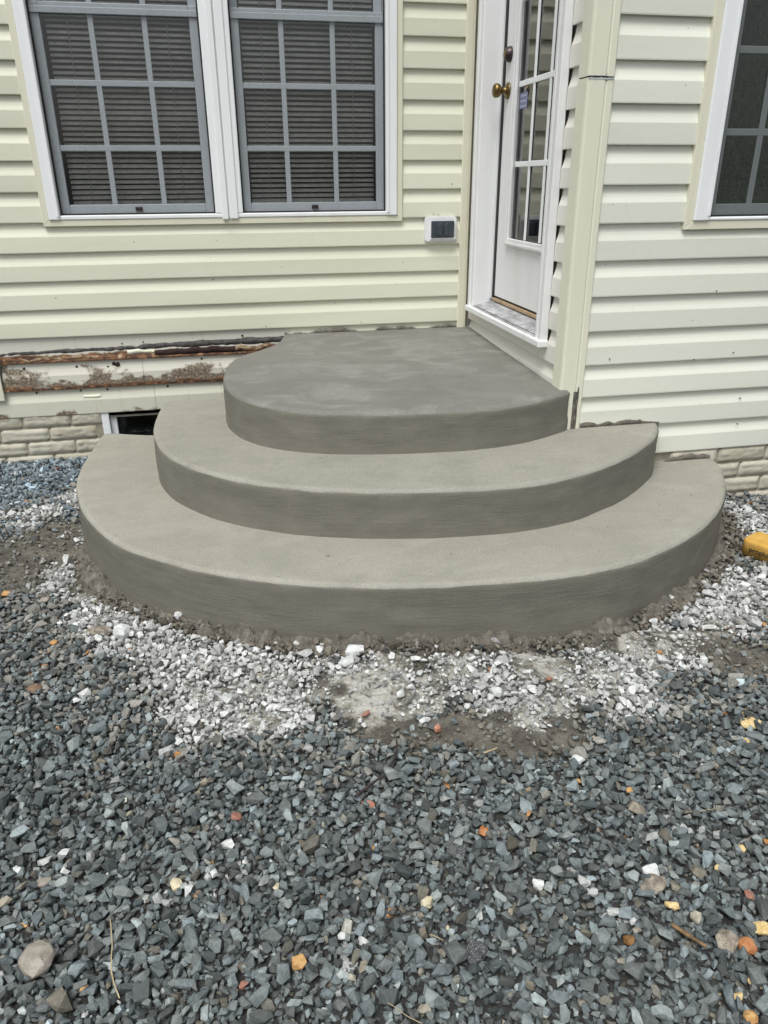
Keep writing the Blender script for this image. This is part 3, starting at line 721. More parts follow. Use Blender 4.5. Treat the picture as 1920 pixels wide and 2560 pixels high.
dr = boxes('dark_room', [((1.362, 2.945, .6), (3.0, 2.95, 2.95)), ((1.362, 3.86, .6), (3.0, 3.87, 2.95)), ((3.0, 2.945, .6), (3.01, 3.87, 2.95)), ((1.345, 2.945, .69), (3.0, 3.87, .70)), ((1.345, 2.945, 2.95), (3.0, 3.87, 2.96)), ((1.345, 3.70, .7), (1.362, 3.87, 2.95)), ((1.345, 2.85, .7), (1.362, 2.95, 2.95))], M['room'], house)

# ------------------------------------------------------------------ outdoor outlet cover
bm = bmesh.new(); add_box(bm, (.985, YA-.034, 1.011), (1.147, YA-.018, 1.128))
es = [e for e in bm.edges if abs(e.verts[0].co.x-e.verts[1].co.x) < 1e-6 and abs(e.verts[0].co.z-e.verts[1].co.z) < 1e-6]
bmesh.ops.bevel(bm, geom=es, offset=.010, segments=1, affect='EDGES'); bmesh.ops.bevel(bm, geom=list(bm.edges), offset=.0025, segments=2, affect='EDGES')
oc = from_bm('outlet_cover', bm, M['plate'], house); oc['label'] = 'white outdoor outlet plate with smoky lid beside the door corner'
boxes('lid_surround', [((1.010, YA-.046, 1.024), (1.136, YA-.0345, 1.0295)), ((1.010, YA-.044, 1.0295), (1.0145, YA-.0345, 1.108)), ((1.1315, YA-.044, 1.0295), (1.136, YA-.0345, 1.108))], M['plate'], oc, .001)
box('lid', (1.0148, YA-.050, 1.030), (1.1312, YA-.0346, 1.108), M['smoke'], oc, .004)
for cx in (1.055, 1.090):
    bm = bmesh.new()
    pts = [(cx-.014, 1.042), (cx, 1.037), (cx+.014, 1.042), (cx+.014, 1.090), (cx+.008, 1.098), (cx-.008, 1.098), (cx-.014, 1.090)]
    f = [bm.verts.new((x, YA-.0505, z)) for x, z in pts]; g = [bm.verts.new((cx+(x-cx)*.72, YA-.059, 1.068+(z-1.068)*.86)) for x, z in pts]
    bm.faces.new(f[::-1]); bm.faces.new(g)
    for i in range(7): bm.faces.new((f[i], f[(i+1) % 7], g[(i+1) % 7], g[i]))
    from_bm('lid_bulge', bm, M['smoke'], oc)

# ------------------------------------------------------------------ concrete steps
steps = empty('concrete_steps', (.65, 2.6, 0))
tag(steps, 'freshly parged grey concrete steps of three curved tiers leading to the door', 'steps')
def normals(C):
    t = np.gradient(C, axis=0); t /= np.linalg.norm(t, axis=1)[:, None]
    return np.stack([t[:, 1], -t[:, 0]], 1)
def tier(name, C, S, ztop, zbot, close, mat, label, rad=.020, seed=0):
    N = normals(C); n = len(C)
    zt = ztop(C[:, 0], C[:, 1])
    wav = (fbm(S*3.0, S*0+seed, 40+seed, 3)-.5)*.014
    V, wet, sz = [], [], []
    nr = 16; na = 7
    rings = nr+na
    for j in range(rings):
        if j < nr:
            f = j/(nr-1)
            zz = zbot + (zt-rad-zbot)*f
            inset = np.zeros(n) + wav*.6 + (fbm(S*9, zz*22, 60+seed, 3)-.5)*.007
            inset = inset - .006*(1-f)**3
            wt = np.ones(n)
        else:
            a = (j-nr+1)/na*math.pi/2
            rr = rad*(1+.35*(fbm(S*14, S*0+3, 80+seed, 3)-.5))
            inset = wav*.6 + rr*(1-math.cos(a)) ; zz = zt-rr+rr*math.sin(a)
            if j == nr: inset = inset + (fbm(S*9, zz*22, 60+seed, 3)-.5)*.004
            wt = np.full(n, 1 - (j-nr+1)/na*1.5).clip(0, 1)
        p = C - N*inset[:, None]
        V.append(np.column_stack([p, zz])); wet.append(wt); sz.append(np.column_stack([S, zz, np.zeros(n)]))
    # two more inset rings on the tread, slightly crowned
    for ex, dz in ((.045, .0012), (.085, .0018)):
        p = C - N*(rad+ex+wav*.6)[:, None]
        V.append(np.column_stack([p, zt+dz*0])); wet.append(np.zeros(n)); sz.append(np.column_stack([S, zt, np.zeros(n)]))
    keep = rings  # cap starts from the last bevel ring
    V, wet, sz = V[:keep], wet[:keep], sz[:keep]
    F = []
    for j in range(keep-1):
        for i in range(n-1):
            a = j*n+i; F.append((a, a+1, a+n+1, a+n))
    VV = np.concatenate(V); W = np.concatenate(wet); Z = np.concatenate(sz)
    inner = [(keep-1)*n+i for i in range(n)]
    cl = np.array([(x, y, float(ztop(np.array([x]), np.array([y]))[0])) for x, y in close])
    base = len(VV); VV = np.concatenate([VV, cl]); W = np.concatenate([W, np.zeros(len(cl))]); Z = np.concatenate([Z, np.zeros((len(cl), 3))])
    F.append(inner + [base+i for i in range(len(cl))])
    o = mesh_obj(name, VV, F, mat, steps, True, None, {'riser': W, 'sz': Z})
    me = o.data; me.polygons[len(F)-1].use_smooth = False
    bm = bmesh.new(); bm.from_mesh(me); bm.faces.ensure_lookup_table()
    bmesh.ops.triangulate(bm, faces=[bm.faces[len(F)-1]]); bm.to_mesh(me); bm.free()
    o['label'] = label
    return o
flat = lambda z: (lambda x, y: np.full(len(x), z))
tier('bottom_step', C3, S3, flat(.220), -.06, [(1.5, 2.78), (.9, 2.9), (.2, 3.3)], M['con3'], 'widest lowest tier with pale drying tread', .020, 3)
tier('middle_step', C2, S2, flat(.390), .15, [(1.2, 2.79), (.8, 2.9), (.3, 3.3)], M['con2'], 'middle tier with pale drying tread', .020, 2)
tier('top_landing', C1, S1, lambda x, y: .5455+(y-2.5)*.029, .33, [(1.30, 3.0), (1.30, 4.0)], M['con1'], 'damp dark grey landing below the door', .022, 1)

# mortar skirt along the foot of the lowest tier
def skirt(C, S, i0, i1, seed, name='mortar_skirt'):
    Cx, Sx = C[i0:i1], S[i0:i1]
    Cd, sdn = resample([tuple(p) for p in Cx[::4]], .0055, 1)
    N = normals(Cd); n = len(Cd); m = 15
    s = sdn + Sx[0]
    width = .022 + .085*np.clip(fbm(s*6, s*0, seed, 3)*1.8-.45, 0, 1); hgt = .003+.034*np.clip(fbm(s*7, s*0+4, seed+5, 4)*2-.55, 0, 1)
    V = []
    gz = ground_z(Cd[:, 0], Cd[:, 1])
    for j in range(m):
        f = j/(m-1)
        out = -.012 + width*f*1.1
        p = Cd + N*out[:, None] if not np.isscalar(out) else Cd
        g = ground_z(p[:, 0], p[:, 1])
        lump = (fbm(p[:, 0]*34, p[:, 1]*34, seed+1, 4)-.45)
        lump2 = np.abs(fbm(p[:, 0]*75, p[:, 1]*75, seed+2, 3)-.5)
        prof = (1-f)**.8
        z = g + hgt*prof*1.25 + lump*.058*(.35+.65*math.sin(math.pi*min(1, f*1.1+.08))) - lump2*.020 - (.022 if f > .9 else 0)
        if j == 0: z = g + hgt*1.2 + (fbm(s*26, s*0+1, seed+3, 4)-.5)*.030
        V.append(np.column_stack([p, z]))
    VV = np.concatenate(V); F = []
    for j in range(m-1):
        for i in range(n-1):
            a = j*n+i; F.append((a, a+n, a+n+1, a+1))
    return mesh_obj(name, VV, F, M['mortar'], steps, False)
ia = int(np.argmin(np.linalg.norm(C3-np.array([-.60, 2.75]), axis=1))); ib = int(np.argmin(np.linalg.norm(C3-np.array([1.90, 2.54]), axis=1)))
sk = skirt(C3, S3, ia, ib, 21); sk['label'] = 'crumbly mortar spill around the foot of the lowest tier'

# ragged mortar smears where the steps meet the siding
def smear(name, wall, u0, u1, z, h, d, seed):
    o = ragged(name, u0, u1, z, lambda u: z+.004+h*np.clip(fbm(u*9, u*0, seed, 4)*2.2-.75, 0, 1), .0, .006, d, M['mortar'], steps, seed, .006, .006, wall); return o
smear('mortar_smear', 'A', .27, 1.165, .580, .022, .0195, 31)
smear('mortar_smear', 'B', 2.78, 3.86, .550, .020, .0125, 32)
smear('mortar_smear', 'C', 1.325, 1.665, .388, .032, .0185, 33)
smear('mortar_smear', 'C', 1.665, 1.925, .216, .030, .0260, 34)
bm = bmesh.new()
def vsmear(x, z0, z1, y, seed, w=.010):
    zs = np.arange(z0, z1, .006); V, F = [], []
    for i, z in enumerate(zs):
        a = w*(.3+1.1*float(fbm(np.array([z*25]), np.array([seed*1.]), seed, 4)[0]))
        V += [(x-.006, y+.004, z), (x, y-.003, z), (x+a, y-.002, z), (x+a+.001, y+.004, z)]
    for i in range(len(zs)-1):
        for j in range(3): q = i*4+j; F.append((q, q+1, q+5, q+4))
    return mesh_obj('mortar_smear', V, F, M['mortar'], steps, True)
bm.free()
vsmear(1.286, .39, .545, 2.668, 5, .012); vsmear(1.660, .225, .395, YC-.018, 6, .012); vsmear(1.302, .39, .56, 2.6685, 8, .003)

# ------------------------------------------------------------------ gravel
def stone_proto(seed, n=15, flat_=.62, long=1.0, jitter=.28, round_=False):
    r_ = random.Random(seed); bm = bmesh.new()
    for i in range(n):
        v = Vector((r_.gauss(0, 1), r_.gauss(0, 1), r_.gauss(0, 1))).normalized()
        p = 6.0 if not round_ else 2.0           # superellipsoid: blocky crushed stone
        k = (abs(v.x)**p+abs(v.y)**p+abs(v.z)**p)**(-1/p)
        v = v*k*(1-r_.random()*jitter)*.5
        bm.verts.new((v.x*long, v.y*.8, v.z*flat_))
    r = bmesh.ops.convex_hull(bm, input=bm.verts)
    bmesh.ops.delete(bm, geom=[v for v in bm.verts if not v.link_faces], context='VERTS')
    bmesh.ops.triangulate(bm, faces=bm.faces); bmesh.ops.recalc_face_normals(bm, faces=bm.faces)
    bm.verts.ensure_lookup_table()
    V = np.array([v.co[:] for v in bm.verts]); F = np.array([[v.index for v in f.verts] for f in bm.faces])
    bm.free(); return V, F
PROTO = [stone_proto(s, 11+s % 6, random.uniform(.55, .95), random.uniform(.9, 1.35)) for s in range(48)]

# footprint test against the steps
def inside(poly, x, y):
    c = np.zeros(len(x), bool); n = len(poly); j = n-1
    for i in range(n):
        xi, yi = poly[i]; xj, yj = poly[j]
        m = ((yi > y) != (yj > y)) & (x < (xj-xi)*(y-yi)/(yj-yi+1e-12)+xi); c ^= m; j = i
    return c
P3 = [tuple(p) for p in C3[::4]] + [tuple(C3[-1]), (1.955, 4.2), (.28, 4.2)]
def free(x, y, pad=0.0):
    m = ~inside(P3, x, y) & (y < YA-.02) & ~((x > XB-.05) & (y > YC-.02))
    m &= ~inside([tuple(p) for p in C1[::4]]+[(1.3, 4.2), (.27, 4.2)], x, y)
    return m
GX0, GX1, GY0, GY1 = -1.75, 2.75, .28, YA-.02
def rand_rot(n, tilt):
    yaw_ = rng.uniform(0, 2*np.pi, n); tx = rng.normal(0, tilt, n); ty = rng.normal(0, tilt, n)
    cy, sy = np.cos(yaw_), np.sin(yaw_); cx, sx = np.cos(tx), np.sin(tx); ct, st = np.cos(ty), np.sin(ty)
    Z0, O1 = np.zeros(n), np.ones(n)
    Rz = np.stack([np.stack([cy, -sy, Z0], 1), np.stack([sy, cy, Z0], 1), np.stack([Z0, Z0, O1], 1)], 1)
    Rx = np.stack([np.stack([O1, Z0, Z0], 1), np.stack([Z0, cx, -sx], 1), np.stack([Z0, sx, cx], 1)], 1)
    Ry = np.stack([np.stack([ct, Z0, st], 1), np.stack([Z0, O1, Z0], 1), np.stack([-st, Z0, ct], 1)], 1)
    return Rz @ Rx @ Ry
# base layer: jittered grid of small and medium stones
sp = .0140
bx, by = np.meshgrid(np.arange(GX0, GX1, sp), np.arange(GY0, GY1, sp))
bx = bx.ravel() + rng.uniform(-.5, .5, bx.size)*sp*1.1; by = by.ravel() + rng.uniform(-.5, .5, by.size)*sp*1.1
bs = .0105 + .0125*rng.beta(1.6, 2.4, bx.size)
bz = -.001 + rng.uniform(-.004, .006, bx.size)
# upper stones thrown with a minimum spacing, big ones first
grid = {}; tx_, ty_, ts_ = [], [], []
def throw(n, smin, smax, k):
    X = rng.uniform(GX0, GX1, n); Y = rng.uniform(GY0, GY1, n); Sz = smin+(smax-smin)*rng.beta(1.3, 2.4, n)
    ok = free(X, Y)
    for x, y, s in zip(X[ok].tolist(), Y[ok].tolist(), Sz[ok].tolist()):
        cx, cy = int(x/.04), int(y/.04); good = True
        for a in (-1, 0, 1):
            for b in (-1, 0, 1):
                for q in grid.get((cx+a, cy+b), ()):
                    if (q[0]-x)**2+(q[1]-y)**2 < (k*(q[2]+s))**2: good = False; break
                if not good: break
            if not good: break
        if good:
            grid.setdefault((cx, cy), []).append((x, y, s)); tx_.append(x); ty_.append(y); ts_.append(s)
throw(1500, .027, .040, .40); throw(14000, .020, .028, .40); throw(90000, .0135, .021, .36); throw(70000, .007, .012, .33)
ux, uy, us_ = np.array(tx_), np.array(ty_), np.array(ts_)
uz = np.where(us_ > .0125, .006 + us_*.34, .007) + rng.uniform(-.003, .006, len(ux))
px_ = np.concatenate([bx, ux]); py2 = np.concatenate([by, uy]); ps = np.concatenate([bs, us_]); pz_ = np.concatenate([bz, uz])
top = np.concatenate([np.zeros(len(bx), bool), np.ones(len(ux), bool)])
m = free(px_, py2)
wH = blobw(px_, py2, [(a, b, c*1.55, d*1.7) for a, b, c, d in WHITE]); wW = blobw(px_, py2, WHITE); wD = blobw(px_, py2, DIRT); wU = blobw(px_, py2, DUST)
nz_ = fbm(px_*9, py2*9, 77, 3)
# distance to the foot of the steps
foot = C3[ia:ib:5]
dist = np.full(len(px_), 9.)
for k in range(0, len(foot)): dist = np.minimum(dist, np.hypot(px_-foot[k, 0], py2-foot[k, 1]))
bury = np.clip(wD*.85 + .45*wU - .75*wW*(nz_ > .40), 0, 1)
m &= ~((rng.random(len(px_)) < bury*.62))
pz_ = pz_ - .008*bury
m &= ~((dist < .035) & (rng.random(len(px_)) < .7))
ps = np.where(wW > .35, ps*rng.uniform(.72, 1.12, len(ps)), ps)
ps = np.where((wD > .3) | (wU > .4), ps*rng.uniform(.45, .95, len(ps)), ps)
px_, py2, ps, pz_, top, wW, wD, wU, nz_, dist, wH = [a[m] for a in (px_, py2, ps, pz_, top, wW, wD, wU, nz_, dist, wH)]
N_ = len(px_)
zg = ground_z(px_, py2) + pz_
# colours
r1 = rng.random(N_); lum = np.exp(rng.normal(.02, .42, N_))
hue = rng.random(N_)[:, None]
dark = (np.array([.112, .136, .143])*(1-hue) + np.array([.128, .142, .136])*hue)*lum[:, None]
brn = rng.random(N_) < .06
dark[brn] = dark[brn]*np.array([1.22, 1.02, .84])
pale = rng.random(N_) < .012
dark[pale] = np.array([.29, .30, .29])*rng.uniform(.7, 1.3, pale.sum())[:, None]
near_wall = np.clip((py2-2.55)/.5, 0, 1)*(np.abs(px_-.6) > .9)
dark = dark*(1+near_wall[:, None]*np.array([.35, .45, .62]))
white = np.array([.60, .615, .60])*rng.uniform(.40, 1.08, N_)[:, None]
grey = np.array([.215, .212, .190])*rng.uniform(.65, 1.35, N_)[:, None]
muddy = np.array([.150, .135, .108])*rng.uniform(.6, 1.3, N_)[:, None]
colr = dark.copy()
pw = np.clip(wW*1.55-.12 + (nz_-.5)*1.1, 0, .96)
pw = np.clip(np.maximum(pw, wU*.75), 0, .96)
isw = r1 < pw; colr[isw] = white[isw]
pg = np.clip(np.maximum.reduce([wD*.8, wU*.7, np.clip(.62-dist, 0, .4)*1.5, wW*.8, wH*.55]) , 0, .85)
isg = ~isw & (rng.random(N_) < pg); colr[isg] = grey[isg]
nearfoot = dist < .075
ism = (~isw | nearfoot) & (rng.random(N_) < np.clip(wD*.6 + np.clip((.13-dist)/.06, 0, 1)*.9, 0, .93)); colr[ism] = muddy[ism]
r2 = rng.random(N_)
acc = (r2 < .0014) & ~ism; colr[acc] = np.array([.42, .22, .085])*rng.uniform(.6, 1.2, acc.sum())[:, None]
acc = (r2 > .9992); colr[acc] = np.array([.36, .18, .13])*rng.uniform(.7, 1.2, acc.sum())[:, None]
acc = (r2 > .990) & (r2 < .9935); colr[acc] = np.array([.30, .27, .21])*rng.uniform(.6, 1.2, acc.sum())[:, None]
# assemble one mesh
pid = rng.integers(0, len(PROTO), N_)
rot = rand_rot(N_, .34)
aniso = np.stack([rng.uniform(.85, 1.2, N_), rng.uniform(.8, 1.15, N_), rng.uniform(.75, 1.15, N_)], 1)
VL, FL, CL, base = [], [], [], 0
for q, (V, F) in enumerate(PROTO):
    id_ = np.nonzero(pid == q)[0]
    if len(id_) == 0: continue
    P = V[None]*aniso[id_][:, None, :]*ps[id_][:, None, None]*1.16
    P = np.einsum('nij,nvj->nvi', rot[id_], P)
    P = P + np.stack([px_[id_], py2[id_], zg[id_]], 1)[:, None, :]
    nv = V.shape[0]
    VL.append(P.reshape(-1, 3)); FL.append((F[None] + (np.arange(len(id_))*nv)[:, None, None] + base).reshape(-1, 3))
    CL.append(np.repeat(colr[id_], nv, axis=0)); base += nv*len(id_)
VL, FL, CL = np.concatenate(VL).astype(np.float32), np.concatenate(FL).astype(np.int32), np.concatenate(CL).astype(np.float32)
me = bpy.data.meshes.new('gravel')
me.vertices.add(len(VL)); me.vertices.foreach_set('co', VL.ravel())
me.loops.add(len(FL)*3); me.loops.foreach_set('vertex_index', FL.ravel())
me.polygons.add(len(FL)); me.polygons.foreach_set('loop_start', np.arange(0, len(FL)*3, 3, dtype=np.int32))
at_ = me.attributes.new('col', 'FLOAT_COLOR', 'POINT')
at_.data.foreach_set('color', np.concatenate([CL, np.ones((len(CL), 1), np.float32)], 1).ravel())
me.update(calc_edges=True); me.validate(); me.shade_flat()
print('stones', N_, 'tris', len(FL))
gravel = link('gravel', me, M['stone'])
tag(gravel, 'loose crushed gravel, dark blue grey with a white limestone band round the steps', None, None, 'stuff')

# ------------------------------------------------------------------ single stones and debris, placed on the ground
cm3 = np.array([list(rt), list(dn), list(fw)])
def at(px, py, z=.03):
    """ground point seen at a photo pixel (1920 x 2560), at height z"""
    d = cm3.T @ np.array([(px-960)/1894.0, (py-1280)/1894.0, 1.0]); t = (z-CAM_Z)/d[2]
    return Vector((d[0]*t, d[1]*t, z))
def rock(name, px, py, wpx, mat, label, flat_=.6, asp=1.0, seed=0, blocky=True, rough=.0, cat='stone', sub=1):
    p = at(px, py, .035); dist_ = (p-Vector((0, 0, CAM_Z))).length
    L = wpx/1894.0*dist_*.88
    r_ = random.Random(seed*7+3); bm = bmesh.new()
    for i in range(26 if blocky else 60):
        v = Vector((r_.gauss(0, 1), r_.gauss(0, 1), r_.gauss(0, 1))).normalized(); pw_ = 5.0 if blocky else 2.4
        k = (abs(v.x)**pw_+abs(v.y)**pw_+abs(v.z)**pw_)**(-1/pw_)
        v = v*k*(1-r_.random()*(.22 if blocky else .10))*.5
        bm.verts.new((v.x*L, v.y*L*asp*1.1, v.z*L*flat_))
    bmesh.ops.convex_hull(bm, input=bm.verts)
    bmesh.ops.delete(bm, geom=[v for v in bm.verts if not v.link_faces], context='VERTS')
    bmesh.ops.dissolve_limit(bm, angle_limit=.12, verts=bm.verts, edges=bm.edges)
    bmesh.ops.bevel(bm, geom=list(bm.edges), offset=L*.022, segments=1, affect='EDGES', clamp_overlap=True)
    if rough:
        bmesh.ops.triangulate(bm, faces=bm.faces); bmesh.ops.subdivide_edges(bm, edges=list(bm.edges), cuts=1, use_grid_fill=True); bmesh.ops.triangulate(bm, faces=bm.faces)
        for v in bm.verts: v.co += v.co.normalized()*mnoise.noise(v.co*(3.2/L)+Vector((seed, 0, 0)))*L*rough
    rz = Matrix.Rotation(r_.uniform(-.5, .5), 4, 'Z') @ Matrix.Rotation(r_.gauss(0, .15), 4, 'X')
    bm.transform(rz); zmin = min(v.co.z for v in bm.verts)
    gz_ = float(ground_z(np.array([p.x]), np.array([p.y]))[0])
    p = at(px, py, gz_+.006+(-zmin)*.9); bm.transform(Matrix.Translation((0, 0, 0)))
    bmesh.ops.translate(bm, verts=bm.verts, vec=p)
    o = from_bm(name, bm, M[mat], None, False)
    tag(o, label, cat); return o
rock('cobble', 93, 2398, 80, 'r_tan', 'big rounded tan cobble at the lower left corner', .62, 1.1, 1, False)
rock('stone', 749, 2408, 40, 'r_orange', 'blocky bright orange stone low in the middle foreground', .85, 1.0, 2)
rock('stone', 273, 2035, 25, 'r_rust', 'small rusty orange pebble among dark gravel on the left', .75, .9, 3, False)
rock('stone', 42, 2178, 36, 'r_white', 'pale flat stone above the tan cobble near the left edge', .4, .8, 4)
rock('stone', 111, 2203, 36, 'r_tan', 'flat pinkish tan stone right of the pale flat stone', .4, .9, 5)
rock('stone', 442, 2211, 30, 'r_cream', 'cream speckled stone left of centre in the dark gravel', .6, 1.2, 6)
rock('stone', 210, 2470, 21, 'r_orange', 'small yellow orange pebble right of the tan cobble', .7, .9, 7, False)
rock('stone', 57, 2313, 32, 'r_orange', 'thin orange sliver of stone above the tan cobble', .3, .4, 8)
rock('stone', 925, 2012, 29, 'r_pink', 'brick red fragment just below the dark twig', .5, .7, 9)
rock('stone', 952, 1923, 17, 'r_pink', 'small brick red fragment touching the dark twig', .5, 1.1, 10)
rock('asphalt_chunk', 1140, 2120, 56, 'r_asphalt', 'squarish speckled asphalt chunk right of centre', .35, 1.1, 11, True, .05, 'asphalt chunk')
rock('asphalt_chunk', 1192, 2384, 60, 'r_asphalt', 'triangular speckled asphalt chunk in the lower foreground', .45, 1.1, 12, True, .05, 'asphalt chunk')
rock('stone', 1069, 2257, 35, 'r_cream', 'yellowish speckled stone between the two asphalt chunks', .8, .8, 13, True, .04)
rock('stone', 1113, 2319, 23, 'r_cream', 'small smooth cream pebble above the lower asphalt chunk', .6, .8, 14, False)
rock('stone', 1209, 2077, 26, 'r_rust', 'brown orange oblong pebble right of the squarish asphalt chunk', .5, 1.2, 15, False)
rock('stone', 916, 2162, 21, 'r_rust', 'rusty stone left of the squarish asphalt chunk', .8, .9, 16)
rock('stone', 937, 2122, 15, 'r_orange', 'tiny orange chip above the rusty stone', .8, 1.2, 17)
rock('stone', 690, 2216, 20, 'r_cream', 'thin cream pebble in dark gravel left of centre', .5, 1.0, 18)
rock('stone', 1627, 2180, 44, 'r_white', 'white angular stone above the brown cemented lump', .7, .9, 19)
rock('cemented_lump', 1635, 2213, 72, 'r_lump', 'brown gritty cemented lump below the white angular stone', .5, .6, 20, False, .10)
rock('stone', 1869, 2366, 40, 'r_rust', 'round rusty orange stone by the right edge', .9, 1.0, 21, False, .03)
rock('stone', 1876, 2543, 33, 'r_orange', 'orange stone in the bottom right corner', .8, 1.0, 22, False, .03)
rock('cemented_lump', 1818, 2351, 58, 'r_lump', 'dull grey brown cemented lump beside the round orange stone', .5, .75, 23, False, .12)
rock('stone', 1446, 1952, 13, 'r_orange', 'small orange pebble below the whitish lump', .8, 1.3, 24, False)
rock('stone', 1321, 1976, 13, 'r_orange', 'small orange pebble left of the whitish lump', .8, .9, 25, False)
rock('stone', 1575, 1975, 24, 'r_orange', 'oblong orange pebble right of the whitish lump', .5, .7, 26, False)
rock('stone', 1446, 1897, 44, 'r_white', 'whitish crumbly lump right of the centre dirt patch', .5, .7, 27, False, .12)
rock('stone', 1864, 1440, 21, 'r_pink', 'pale pink stone below the yellow sponge', .5, .6, 28)
rock('stone', 1633, 1552, 24, 'r_white', 'lone white stone on mud at the right foot of the steps', .6, .8, 29)
rock('stone', 1726, 1552, 24, 'r_white', 'lone blocky white stone further right of the steps', .8, 1.0, 30)
rock('stone', 885, 1624, 62, 'r_white', 'largest white limestone block against the front of the steps', .55, .5, 31)
rock('stone', 866, 1654, 48, 'r_white', 'second white limestone block just below the largest one', .6, .65, 32)
rock('stone', 798, 1626, 30, 'r_white', 'knobbly white stone left of the largest limestone block', .8, .9, 33, True, .08)
rock('stone', 1039, 1646, 34, 'r_white', 'white stone right of the mortar lump at the step foot', .5, .5, 34)
rock('stone', 1242, 1730, 34, 'r_white', 'upright white stone right of centre in the white band', .8, 1.1, 35)
rock('stone', 1094, 1819, 25, 'r_pink', 'red orange stone on the bare dirt in front of the steps', .8, 1.0, 36)
rock('stone', 1057, 1801, 27, 'r_white', 'white stone left of the red orange stone on dirt', .5, .6, 37)
rock('stone', 1001, 1734, 24, 'r_white', 'pointed white stone alone on the dusty dirt', .8, 1.0, 38)
rock('stone', 731, 1712, 34, 'r_grey', 'olive grey stone lying in the white band left of centre', .5, .6, 39)
rock('stone', 245, 1578, 72, 'r_lump', 'long flat tan grey slab left of the steps', .4, .45, 40, True, .05)
rock('stone', 303, 1578, 48, 'r_white', 'big whitish stone beside the long tan grey slab', .7, .8, 41, True, .05)
rock('stone', 446, 1540, 23, 'r_white', 'bright white cube like stone below the step front left', .9, 1.0, 42)
rock('stone', 134, 1607, 19, 'r_orange', 'smooth orange pebble left of the long slab', .7, 1.0, 43, False)
rock('stone', 112, 1667, 17, 'r_rust', 'rusty chip below the smooth orange pebble', .6, .9, 44)
rock('stone', 15, 1484, 26, 'r_orange', 'orange tan stone at the left edge below the dirt', .5, .7, 45)
rock('stone', 110, 1501, 26, 'r_tan', 'brownish orange stone on the left below the dirt', .6, .8, 46)
rock('clay_lump', 87, 1721, 42, 'r_clay', 'crumbling brown clay lump at the left', .4, .7, 47, False, .12, 'clay lump')
rock('stone', 640, 1625, 26, 'r_white', 'white stone at the step foot left of centre', .6, .8, 48)
# yellow foam crumbs near the right edge
for i, (x, y, w_, lab) in enumerate([
    (1851, 2122, 34, 'yellow foam crumb high on the right side'), (1799, 2172, 26, 'oval yellow foam crumb below and left of the highest one'),
    (1681, 2265, 34, 'ragged yellow foam crumb below the cemented lump'), (1704, 2251, 13, 'tiny yellow foam crumb right of the ragged one'),
    (1905, 2322, 44, 'largest torn yellow foam piece at the right edge'), (1891, 2455, 36, 'yellow foam flake above the bottom right orange stone'),
    (1845, 2490, 26, 'yellow foam bit left of the bottom right orange stone'), (1795, 2488, 15, 'small pale yellow foam bit further left at the bottom'),
    (1724, 2375, 24, 'yellow foam fleck beside the wood splinter'), (1876, 1807, 58, 'large sandy yellow foam patch right of the steps'),
    (1851, 1776, 34, 'thin sandy yellow patch above the large one'), (1862, 1855, 40, 'narrow sandy yellow patch below the large one')]):
    rock('foam_crumb', x, y, w_, 'r_foam', lab, .28 if i > 8 else .45, .6, 60+i, False, .20, 'foam crumb')

def strand(name, pts, rad0, rad1, mat, label, cat, lift=.020, wob=.004, seed=0):
    P = []
    for (x, y) in pts:
        q = at(x, y, .03); gz_ = float(ground_z(np.array([q.x]), np.array([q.y]))[0]); P.append(at(x, y, gz_+lift))
    bm = bmesh.new(); rings = []; K = []
    for i in range(len(P)-1):
        for k in range(6): K.append(P[i].lerp(P[i+1], k/6))
    K.append(P[-1]); n = len(K)
    for i, c in enumerate(K):
        t = (K[min(i+1, n-1)]-K[max(i-1, 0)]).normalized(); a = t.cross(Vector((0, 0, 1))).normalized(); b = a.cross(t)
        r = rad0+(rad1-rad0)*i/(n-1); r *= 1+.25*mnoise.noise(c*120)
        c = c + a*mnoise.noise(c*25+Vector((seed, 0, 0)))*wob
        rings.append([bm.verts.new(c+(a*math.cos(2*math.pi*j/6)+b*math.sin(2*math.pi*j/6))*r) for j in range(6)])
    for i in range(n-1):
        for j in range(6): bm.faces.new((rings[i][j], rings[i][(j+1) % 6], rings[i+1][(j+1) % 6], rings[i+1][j]))
    bm.faces.new(rings[0][::-1]); bm.faces.new(rings[-1])
    o = from_bm(name, bm, M[mat], None, True); tag(o, label, cat); return o
strand('twig', [(991, 1850), (988, 1895), (955, 1940), (887, 1992)], .0018, .0036, 'r_twig', 'dark bent twig lying on the gravel in the centre', 'twig', .026)
strand('splinter', [(1679, 2311), (1722, 2338), (1766, 2367)], .0042, .0030, 'r_splint', 'brown wood splinter on the lower right gravel', 'splinter', .022, .001)
strand('straw', [(276, 2296), (281, 2360), (277, 2430), (301, 2494)], .0011, .0014, 'r_straw', 'dry straw stem on the lower left gravel', 'straw', .026)
strand('straw', [(970, 2505), (1010, 2535), (1055, 2560)], .0006, .0007, 'r_straw', 'thin pale straw at the bottom centre edge', 'straw', .024)
strand('straw', [(1715, 2030), (1745, 2028), (1790, 2022)], .0006, .0006, 'r_straw', 'hair thin pale straw on the right gravel', 'straw', .024)
strand('straw', [(1075, 2335), (1092, 2343), (1108, 2352)], .0008, .0006, 'r_straw', 'short straw bit left of the cream pebble', 'straw', .024)
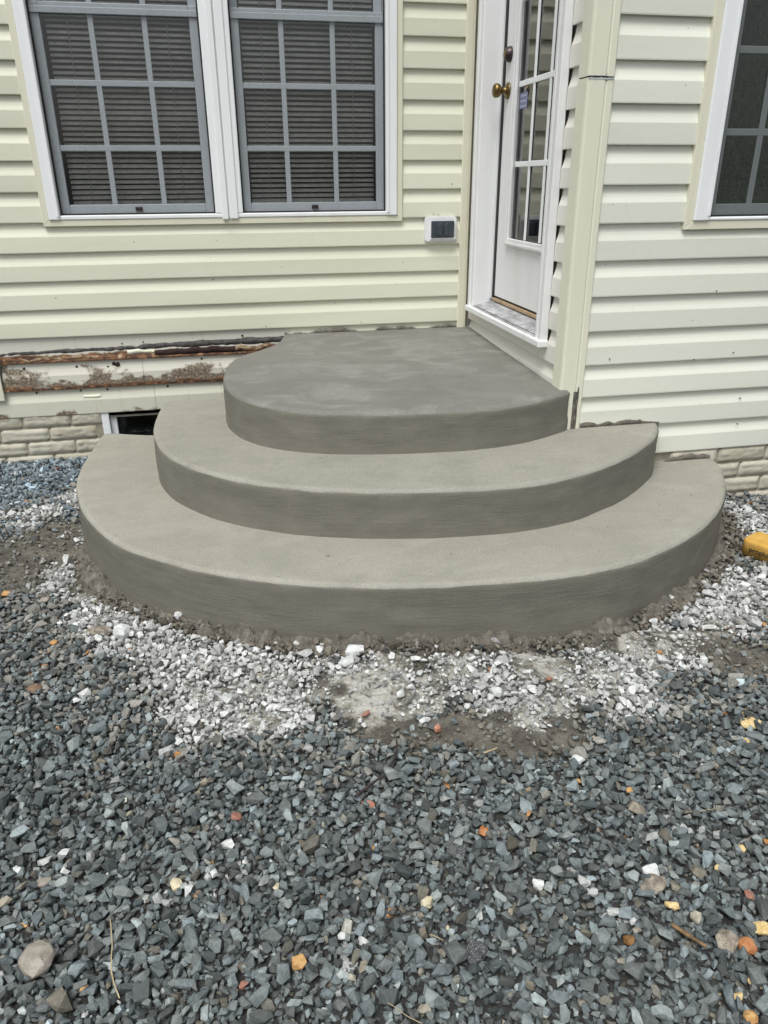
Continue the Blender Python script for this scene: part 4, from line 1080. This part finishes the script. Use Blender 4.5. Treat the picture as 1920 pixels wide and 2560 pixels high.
strand('splinter', [(1210, 1882), (1226, 1877), (1244, 1869)], .0024, .0018, 'r_straw', 'pale wood chip on the dusty gravel right of the twig', 'splinter', .018, .001)

# ------------------------------------------------------------------ sponge
ddir = Vector((.45, -.89, 0)).normalized(); side = Vector((.89, .45, 0)).normalized()
so = Vector((1.766, 2.185, 0)); gz_ = float(ground_z(np.array([1.83]), np.array([2.14]))[0])
so.z = gz_+.016
bm = bmesh.new(); Ls, Ws, Hs = .185, .115, .060
r = bmesh.ops.create_cube(bm, size=1.0)
for v in bm.verts: v.co = Vector(((v.co.x+.5)*Ls, (v.co.y+.5)*Ws, (v.co.z+.5)*Hs))
ve = [e for e in bm.edges if abs((e.verts[0].co-e.verts[1].co).normalized().z) > .9]
bmesh.ops.bevel(bm, geom=ve, offset=.024, segments=6, affect='EDGES', profile=.5)
te = [e for e in bm.edges if e.verts[0].co.z > Hs-.001 and e.verts[1].co.z > Hs-.001]
bmesh.ops.bevel(bm, geom=te, offset=.010, segments=4, affect='EDGES', profile=.5)
mt = Matrix(((ddir.x, side.x, 0, so.x), (ddir.y, side.y, 0, so.y), (0, 0, 1, so.z), (0, 0, 0, 1)))
bm.transform(mt)
sponge = from_bm('sponge', bm, M['sponge'], None, True)
tag(sponge, 'yellow sponge block with black lettering on the gravel right of the steps', 'sponge')
for p in sponge.data.polygons: p.use_smooth = True
def lettering(text, size, u, z):
    cu = bpy.data.curves.new('lettering', 'FONT'); cu.body = text; cu.size = size; cu.extrude = .0003; cu.offset = .0004
    to = bpy.data.objects.new('lettering_tmp', cu); col.objects.link(to)
    dg = bpy.context.evaluated_depsgraph_get(); me_ = bpy.data.meshes.new_from_object(to.evaluated_get(dg))
    bpy.data.objects.remove(to)
    mm = Matrix(((ddir.x, 0, -side.x, 0), (ddir.y, 0, -side.y, 0), (0, 1, 0, 0), (0, 0, 0, 1)))
    me_.transform(mm); org = so + ddir*u + Vector((0, 0, z)) - side*.0006
    me_.name = 'lettering'; me_.materials.clear()
    return link('lettering', me_, M['ink'], sponge, org)
lettering('proplus', .026, .034, .020)
